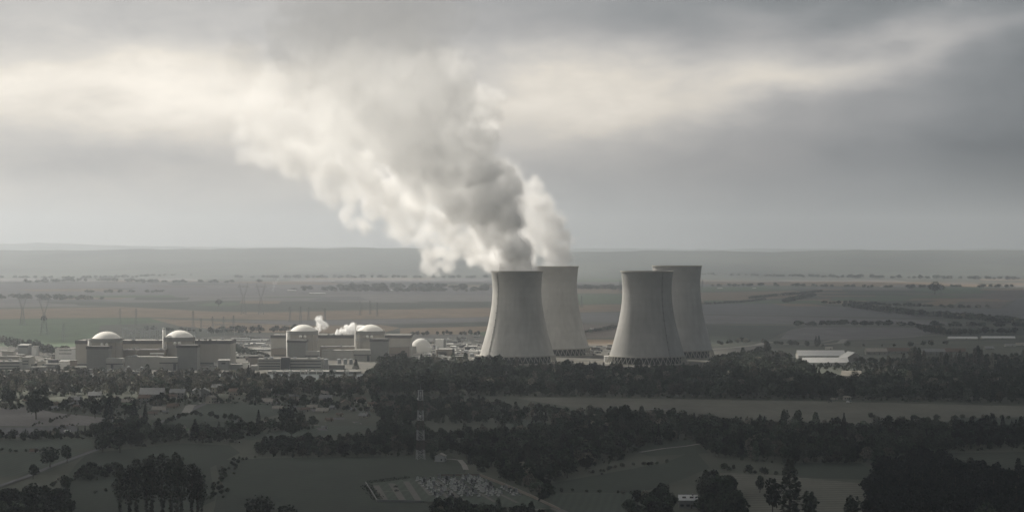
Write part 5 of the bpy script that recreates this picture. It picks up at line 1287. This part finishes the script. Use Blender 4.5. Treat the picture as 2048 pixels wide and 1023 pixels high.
MB_ = MB(); a, b_ = G(1644, 851), G(1668, 852); tag(MB_.box(a.x, b_.x, a.y, a.y+.6, 0, 1.3).box(a.x-.15, b_.x+.15, a.y-.12, a.y+.72, 1.3, 1.45).build('garden_wall', V_WHITE), 'low white wall left of the single pointed conifer', 'wall')
bg = 'sheds and barns at the right'
for px, b_, w, t, rz, wl, tl_, lb, gb, dp in [
 (1641,716,94,700,0,V_WHITE,T_WHITE,'largest white roofed barn at the right',False,.42),(1650,730,90,714.5,1,V_WHITE,T_WHITE,'white roofed barn half hidden by trees before the largest one',False,.34),
 (1703,722,38,703,8,V_GREY,T_WHITE,'barn with a white edged grey gable facing the viewer',True,1),(1703,764,38,741,-14,V_GREY,T_PALE,'pale roofed hall among dark trees below the barns',False,.8),
 (1660,756,26,749,0,V_GREY,T_WHITE,'thin white roof strip left of the pale roofed hall',False,.5),(1752,708,42,696,0,V_GREY,T_PALE,'pale brown barn right of the gabled barn',False,.5),
 (1795,706,50,695,0,V_GREY,T_BROWN,'dark long barn right of the pale brown barn',False,.4),(1866,710,46,697,0,V_GREY,T_GREY,'grey long barn behind the pale poplars',False,.4),(1905,707,50,696,0,V_GREY,T_BROWN,'dark brown barn right of the grey long barn',False,.4),
 (1925,678,58,672.5,-1,V_WHITE,T_WHITE,'left one of the two long thin white roofs',False,.25),(1996,677,66,672,0,V_WHITE,T_WHITE,'right one of the two long thin white roofs',False,.25),
 (1658,698,14,693,0,V_WHITE,T_PALE,'small pale block behind the largest white roofed barn',False,.8),(1786,737,7,733,0,V_WHITE,T_WHITE,'tiny white house in the right wood',False,1),
 (2020,692,20,687,0,V_WHITE,T_GREY,'small house at the far right among trees',False,.8),(2040,690,16,685,0,V_WHITE,T_PALE,'small pale house at the right frame edge',False,.8),
 (1978,698,18,692,0,V_GREY,T_GREY,'grey cottage right of the dark brown barn',False,.8),(1555,754,6,750,0,V_WHITE,T_WHITE,'tiny white cabin in the dark wood left of the barns',False,1)]:
    house(px, b_, w, t, rz, wl, tl_, lb, bg, deep=dp, gable=gb, name='barn' if 'barn' in lb or 'roof' in lb else 'cottage', cat='barn' if 'barn' in lb or 'roof' in lb else 'house', chim='house' in lb, wins=4)
# farm machinery and vans by the pale field
def van(px, py, label, col, L_=5.2, rz=0):
    p = G(px, py); root = empty('parked_van', p, rz, label, 'van', 'vehicles along the pale field')
    b = MB(); pr = [(-L_/2,.35),(L_/2,.35),(L_/2,1.05),(L_*.36,1.25),(L_*.24,2.1),(-L_/2,2.15)]
    v = [(x,-.95,z) for x,z in pr]+[(x,.95,z) for x,z in pr]; n = len(pr)
    b.add(v, [tuple(range(n)), tuple(range(2*n-1,n-1,-1))]+[(k,n+k,n+(k+1)%n,(k+1)%n) for k in range(n)]); b.build('body', col, root)
    MB().box(L_*.0, L_*.27, -.98, .98, 1.3, 1.95).build('windows', WIN, root)
    for sx in (-.3,.3):
        for sy in (-.95,.95):
            w = MB(); q = [(L_*sx+.36*math.cos(a), .36+.36*math.sin(a)) for a in np.linspace(0,2*math.pi,12,endpoint=False)]
            w.add([(x,sy-.1,z) for x,z in q]+[(x,sy+.1,z) for x,z in q], [tuple(range(12)), tuple(range(23,11,-1))]+[(k,(k+1)%12,12+(k+1)%12,12+k) for k in range(12)]); w.build('wheel', DARK, root)
van(1698, 805, 'small bright white vehicle on the edge of the pale field', W_WHITE)
house(1694, 799, 14, 791, 4, V_WHITE, T_PALE, 'small pale farmhouse at the top of the pale field', bg)
house(1668, 799, 12, 795, 0, V_GREY, T_PALE, 'low pale shed beside the farmhouse at the pale field', bg, chim=False, name='cottage')
van(1660, 804, 'grey vehicle left of the farmhouse at the pale field', W_GREY)

# ------------------------------------------------------------------ lattice mast
ps = G(841, 918); hm = 51.5; mast = empty('lattice_mast', ps, R(14), 'tall red and white lattice mast standing before the thicket', 'mast')
M_W = mat('mast_white_paint', (.62,.61,.60), var=.08, scale=1); M_R = mat('mast_red_paint', (.13,.10,.095), var=.1, scale=1)
nb = 7
for s in range(nb):
    z0, z1 = hm*s/nb, hm*(s+1)/nb; col = M_W if s % 2 == 0 else M_R; m = MB(); w = lambda z: 2.9-1.45*z/hm
    for sx, sy in ((-1,-1),(1,-1),(1,1),(-1,1)): m.bar((sx*w(z0), sy*w(z0), z0), (sx*w(z1), sy*w(z1), z1), .13)
    k = 2
    for i in range(k):
        a, b_ = z0+(z1-z0)*i/k, z0+(z1-z0)*(i+1)/k
        for q in range(4):
            c1 = [(-1,-1),(1,-1),(1,1),(-1,1)][q]; c2 = [(1,-1),(1,1),(-1,1),(-1,-1)][q]
            m.bar((c1[0]*w(a), c1[1]*w(a), a), (c2[0]*w(b_), c2[1]*w(b_), b_), .09); m.bar((c2[0]*w(a), c2[1]*w(a), a), (c1[0]*w(b_), c1[1]*w(b_), b_), .09); m.bar((c1[0]*w(a), c1[1]*w(a), a), (c2[0]*w(a), c2[1]*w(a), a), .10)
    m.build('lattice_section', col, mast)
MB().box(-1.9,1.9,-1.9,1.9,hm,hm+.25).build('platform', STEEL, mast)
for a in (0, 120, 240):
    a = R(a+20); MB().box(1.9*math.cos(a)-.22, 1.9*math.cos(a)+.22, 1.9*math.sin(a)-.22, 1.9*math.sin(a)+.22, hm-4.6, hm-.6).build('panel_antenna', W_WHITE, mast)
MB().bar((0,0,hm), (0,0,hm+5), .09).build('whip_antenna', STEEL, mast)
for z, a in ((hm-6, 200), (hm-19, 250)):
    c = Vector((2.2*math.cos(R(a)), 2.2*math.sin(R(a)), z)); q = Vector((math.cos(R(a)), math.sin(R(a)), 0)); MB().bar(c, c+q*.5, .9, 16).build('dish_antenna', W_WHITE, mast)

# ------------------------------------------------------------------ cemetery
def quad_field(c, key, nm): field(c, key, nm)
C_ = [(736,968),(824,958),(873,953.5),(958,953),(1005,972),(1060,995),(1120,1023),(1060,1019),(845,1004),(755,1003)]
field(C_, 'lawn', 'cemetery_ground')
GRAV_ = GRAV; GRAV = PATHM
strip([(752,972),(770,1002)], 4.2, GRAV, 'gravel_path'); strip([(783,968),(806,1003)], 4.5, GRAV, 'gravel_path'); strip([(812,964),(838,1004)], 4.2, GRAV, 'gravel_path'); strip([(765,985),(824,982)], 2.5, GRAV, 'gravel_path')
strip([(838,965),(862,992)], 3, GRAV, 'gravel_path'); strip([(852,961),(905,1003)], 3, GRAV, 'gravel_path'); strip([(872,962),(925,1003)], 3.5, GRAV, 'gravel_path'); strip([(905,958),(990,1005)], 2.5, GRAV, 'gravel_path'); strip([(935,957),(1035,1007)], 2.5, GRAV, 'gravel_path')
GRAV = GRAV_
strip([(1070,1022),(1105,1016),(1135,1030)], 7, PATHM, 'lane')
def wall_run(pts, h, label, m=W_GREY):
    b = MB(); c = [G(*p) for p in pts]
    for p, q in zip(c, c[1:]):
        d_ = (q-p).normalized(); n_ = Vector((-d_.y, d_.x, 0))*.22
        for (w_, z0, z1) in ((1, 0, h), (1.4, h, h+.12)):
            v = [p-n_*w_, q-n_*w_, q+n_*w_, p+n_*w_]; b.prism([(x.x, x.y) for x in v], z0, z1)
    return tag(b.build('cemetery_wall', m), label, 'wall', 'walls round the cemetery')
wall_run([(731,967),(754,1003),(845,1005)], 1.5, 'pale wall along the left and near sides of the cemetery'); wall_run([(873,953),(960,952.5),(1010,972),(1062,994),(1120,1022)], 1.9, 'pale wall along the far and right sides of the cemetery', W_BROWN)
def hedge(pts, h, w_, label):
    c = [G(*p) for p in pts]; V = []
    for p, q in zip(c, c[1:]):
        n = int((q-p).length*9); t = rg2.uniform(0, 1, n)[:,None]; a = np.array(p)*(1-t)+np.array(q)*t
        a[:,2] = rg2.uniform(0, h, n); a[:,:2] += rg2.normal(size=(n,2))*w_*.35; V.append(quads(a, rg2.uniform(.25,.55,n), rg2))
    me = mesh_from_quads('hedge', np.concatenate(V), [LEAF]); o = bpy.data.objects.new('hedge', me); COL.objects.link(o); tag(o, label, 'hedge')
hedge([(735,968),(770,963),(820,958)], 2.6, 2.4, 'clipped dark hedge on the far side of the cemetery lawns'); hedge([(733,972),(758,1000)], 1.6, 4.5, 'dark hedge strip along the left cemetery wall')
STO = [mat('pale_gravestone', (.50,.50,.48), var=.15, scale=2), mat('grey_gravestone', (.28,.28,.28), var=.15, scale=2), mat('dark_gravestone', (.09,.09,.095), var=.2, scale=2, rough=.3)]
rc = random.Random(9); gproto = {}
def grave_proto(k, m):
    b = MB()
    b.box(-.55,.55,-1.1,1.0,0,.35)
    o = b.build('gravestone', m)
    h = MB()
    if k == 0: h.box(-.5,.5,1.0,1.2,0,1.25); h.add([(-.5,1.0,1.25),(.5,1.0,1.25),(0,1.0,1.6),(-.5,1.2,1.25),(.5,1.2,1.25),(0,1.2,1.6)], [(0,1,2),(3,5,4),(0,2,5,3),(1,4,5,2)])
    elif k == 1: h.box(-.12,.12,1.0,1.2,0,2.0); h.box(-.5,.5,1.0,1.2,1.25,1.5)
    else: h.box(-.8,.8,.9,1.6,0,2.3); h.add([(-.9,.8,2.3),(.9,.8,2.3),(.9,1.7,2.3),(-.9,1.7,2.3),(0,.8,2.9),(0,1.7,2.9)], [(0,1,4),(2,3,5),(0,4,5,3),(1,2,5,4)])
    h.build('headstone', m, o); return o
YARD_ = [(826,962),(873,957),(955,956),(1000,974),(1055,997),(1100,1018),(1055,1014),(900,1002),(862,1000)]
cnt_ = 0; row_dir = (G(925,1003)-G(872,962)).normalized(); nrm_ = Vector((-row_dir.y, row_dir.x, 0)); org = G(872, 962)
spots = []
for i in range(-14, 46):
    for j in range(-4, 40):
        q = org+nrm_*(i*-3.3)+row_dir*(j*2.6); px = 1024+q.x/q.y*F; py = HZ+H*F/q.y
        if inside(px, py, YARD_) and rc.random() < .62 and i % 5 != 0: spots.append((q.x+rc.uniform(-.3,.3), q.y+rc.uniform(-.3,.3)))
rc.shuffle(spots); spots = spots[:280]
for x, y in spots:
    k = rc.choices((0,1,2), (70,18,12))[0]; m = rc.choices((0,1,2), (50,35,15))[0]
    if (k, m) not in gproto: o = gproto[k, m] = grave_proto(k, STO[m])
    else: o = copy_tree(gproto[k, m])
    o.location = (x, y, ZL[0]+.06); o.rotation_euler = (0,0,R(rc.uniform(-6,6)-20)); s = rc.uniform(.85,1.25); o.scale = (s,s,s)
    tag(o, ['pale','grey','dark'][m]+' '+['slab grave with pointed headstone','grave with a tall cross','little chapel shaped tomb'][k]+' in the cemetery', 'grave', 'graves in the cemetery')
for px, py in ((791,976),(793,984)):
    p = G(px, py); tree('bush', p.x, p.y, 2.2, ['small dark bush nearer the far hedge on the cemetery lawn','small dark bush at the crossing of the cemetery paths'][py > 980], None)
print('GRAVES', len(spots))
# ------------------------------------------------------------------ haze
def haze():
    m = bpy.data.materials.new('haze_air'); m.use_nodes = True; t = m.node_tree; t.nodes.clear()
    v = _n(t, 'ShaderNodeVolumePrincipled'); v.inputs['Color'].default_value = (.88,.935,1,1); v.inputs['Density'].default_value = HAZE
    v.inputs['Anisotropy'].default_value = .6
    o = _n(t, 'ShaderNodeOutputMaterial'); t.links.new(v.outputs[0], o.inputs['Volume'])
    b = MB().box(-14000, 14000, -1500, 30000, -1, 620)
    tag(b.build('haze', m), 'pale grey blue haze lying over the whole plain', 'haze', kind='stuff')
HAZE = 7.6e-5
haze()
